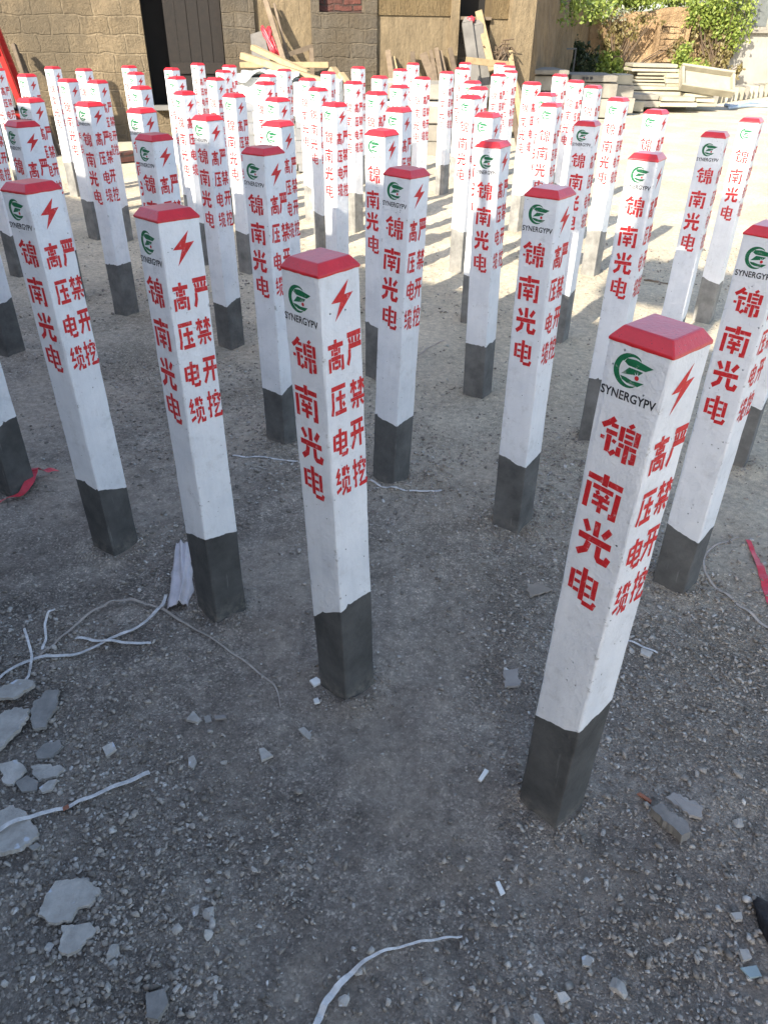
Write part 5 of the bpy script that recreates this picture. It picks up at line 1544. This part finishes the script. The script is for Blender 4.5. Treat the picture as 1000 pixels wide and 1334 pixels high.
def straps():
    W, B = M['strap'], M['strapbrown']
    strap([(-12, 897), (0, 890), (30, 872), (60, 864), (100, 857), (140, 842), (175, 827), (205, 805), (217, 780)], .0085, W, "long white packing strap running from the left edge up to the cloth", lifts=[0, 0, .004, .004, .006, .006, .008, .012, .012], twist=0.25)
    strap([(52, 862), (72, 846), (90, 830), (120, 805), (140, 794), (160, 789), (185, 791), (210, 797), (250, 820), (300, 850), (345, 885), (360, 900), (366, 925)], .006, B, "dusty brownish strap looping in a long arc past the cloth", twist=0.4, lifts=[0, 0, .004, .01, .012, .012, .01, .006, .002, 0, 0, 0, 0], widths=[.006, .006, .006, .0065, .008, .008, .008, .0075, .006, .005, .0045, .004, .003])
    strap([(33, 900), (40, 884), (45, 868), (41, 848), (36, 832)], .006, W, "short white strap curl standing left of the long strap", lifts=[.002, .004, .010, .016, .02], twist=0.5)
    strap([(57, 852), (62, 838), (62, 822), (68, 812), (76, 807)], .006, W, "short white strap end sticking up above the long strap", lifts=[0, .004, .012, .018, .02], twist=0.4)
    strap([(100, 837), (128, 841), (160, 844), (198, 845)], .008, W, "straight white strap piece crossing the long strap", lifts=[.002, .006, .006, .001])
    strap([(-10, 1102), (0, 1097), (30, 1080), (70, 1064), (100, 1052), (130, 1040), (165, 1025), (196, 1011)], .0085, W, "white strap with an orange mark lying across the lower left flake", lifts=[.018, .018, .018, .006, .003, .004, .006, .004], widths=[.009, .009, .009, .0085, .008, .0085, .0095, .010])
    strap([(84, 1060), (92, 1056.5)], .0092, M['brick_chip'], "rusty orange tape mark wound round the lower white strap", lifts=[.0045, .0048], name="tape_mark", cat="tape mark", sub=2)
    strap([(410, 1345), (418, 1325), (428, 1306), (445, 1285), (465, 1267), (487, 1253), (515, 1241), (545, 1233), (575, 1226), (602, 1220)], .006, W, "strap with a broad white end curving up from the bottom edge", widths=[.010, .011, .011, .010, .007, .005, .004, .004, .004, .003], lifts=[.004, .006, .008, .008, .01, .012, .008, .006, .006, .004], twist=0.3)
    strap([(303, 597), (325, 598.5), (350, 600.5), (388, 603)], .009, W, "white strap lying behind the middle front post")
    strap([(482, 630), (500, 637), (520, 640), (545, 640), (575, 638)], .009, W, "white strap lying before a second row post foot")
    strap([(962, 701), (945, 706), (929, 713), (918, 726), (915, 740), (918, 752), (930, 766), (950, 780), (972, 797), (995, 815), (1012, 826)], .005, B, "thin pale cord curving round the right side post foot", name="cord", cat="cord", widths=[.004, .005, .005, .005, .005, .006, .008, .009, .009, .009, .009])
    strap([(530, 472), (545, 463), (560, 453), (578, 446)], .008, B, "short grey strap scrap on the gravel among the middle rows")
    strap([(972, 706), (980, 722), (988, 742), (995, 762), (1004, 790)], .016, M['redcloth'], "red plastic strip lying at the right edge", name="red_strip", cat="strip", widths=[.012, .014, .020, .022, .02], twist=0.3)
    strap([(-14, 660), (5, 655), (25, 650), (40, 640), (48, 628), (60, 622), (77, 615)], .016, M['redcloth'], "red plastic ribbon knotted round the foot of the left edge post", name="red_ribbon", cat="ribbon", widths=[.014, .014, .018, .028, .036, .026, .010], lifts=[.004, .006, .012, .02, .03, .02, .004], twist=0.7)
    strap([(690, 447), (705, 449), (722, 455)], .010, B, "dark thin scrap between the second and third rows", name="scrap", cat="scrap")
    strap([(838, 366), (860, 369), (880, 371), (893, 374)], .012, M['oldwood'], "thin dark stick lying on the sand behind the right posts", name="stick", cat="stick", thick=0.01)
    strap([(612, 413), (620, 404)], .006, W, "tiny white scrap", name="scrap", cat="scrap") if False else None
    strap([(816, 835), (838, 843), (856, 852)], .006, W, "short white strap showing behind the largest post")
    # dusty cloth lying at a post foot
    A = [gp(228, 711), gp(247, 709), gp(253, 765), gp(246, 790), gp(217, 794), gp(222, 755)]
    c = sum(A, Vector()) / 6
    def lerp4(s, t):
        l = A[0].lerp(A[5], t * 2) if t < .5 else A[5].lerp(A[4], t * 2 - 1)
        r = A[1].lerp(A[2], t * 1.45) if t < .69 else A[2].lerp(A[3], (t - .69) / .31)
        return l.lerp(r, s)
    nx_, ny_ = 26, 40
    vs, fs = [], []
    for j in range(ny_ + 1):
        for i in range(nx_ + 1):
            s, t = i / nx_, j / ny_
            p = lerp4(s, t) - c
            z = 0.014 + 0.010 * float(fbm(s * 2.2, t * 3.5, 4, 91)) + 0.012 * math.exp(-((s - .45 - .2 * t) / .10) ** 2) + 0.008 * math.exp(-((s - .8 + .25 * t) / .07) ** 2)
            z *= 1 - 0.75 * max(0, abs(s - .5) * 2 - .75) / .25
            jit = 0.004 * float(vnoise(t * 12, s * 3, 5)) if i in (0, nx_) else 0
            vs.append((p.x + jit, p.y + (0.005 * float(vnoise(s * 9, 3.3, 6)) if j in (0, ny_) else 0), z))
    for j in range(ny_):
        for i in range(nx_):
            a = j * (nx_ + 1) + i; fs.append((a, a + 1, a + nx_ + 2, a + nx_ + 1))
    o = MB().add(vs, fs).build("cloth", M['cloth'], None, smooth=True)
    o.location = (c.x, c.y, gz(c)); md = o.modifiers.new("thickness", 'SOLIDIFY'); md.thickness = 0.002
    tag(o, "dusty white crumpled cloth lying against a front row post foot", "cloth")
    # black plastic scrap in the corner
    bm = bmesh.new(); bmesh.ops.create_icosphere(bm, subdivisions=3, radius=1)
    for v in bm.verts:
        k = 1 + 0.4 * float(vnoise(v.co.x * 2.2 + 3, v.co.y * 2.2 + v.co.z * 3, 71)); v.co = Vector((v.co.x * .035 * k, v.co.y * .05 * k, max(-.2, v.co.z) * .03 * k))
    me = bpy.data.meshes.new("black_scrap"); bm.to_mesh(me); bm.free()
    o = link("black_scrap", me, M['blackplastic'], None, True); p = gp(1013, 1215); o.location = (p.x, p.y, gz(p) + 0.006)
    tag(o, "crumpled black plastic scrap at the right edge near the bottom corner", "scrap")
straps()
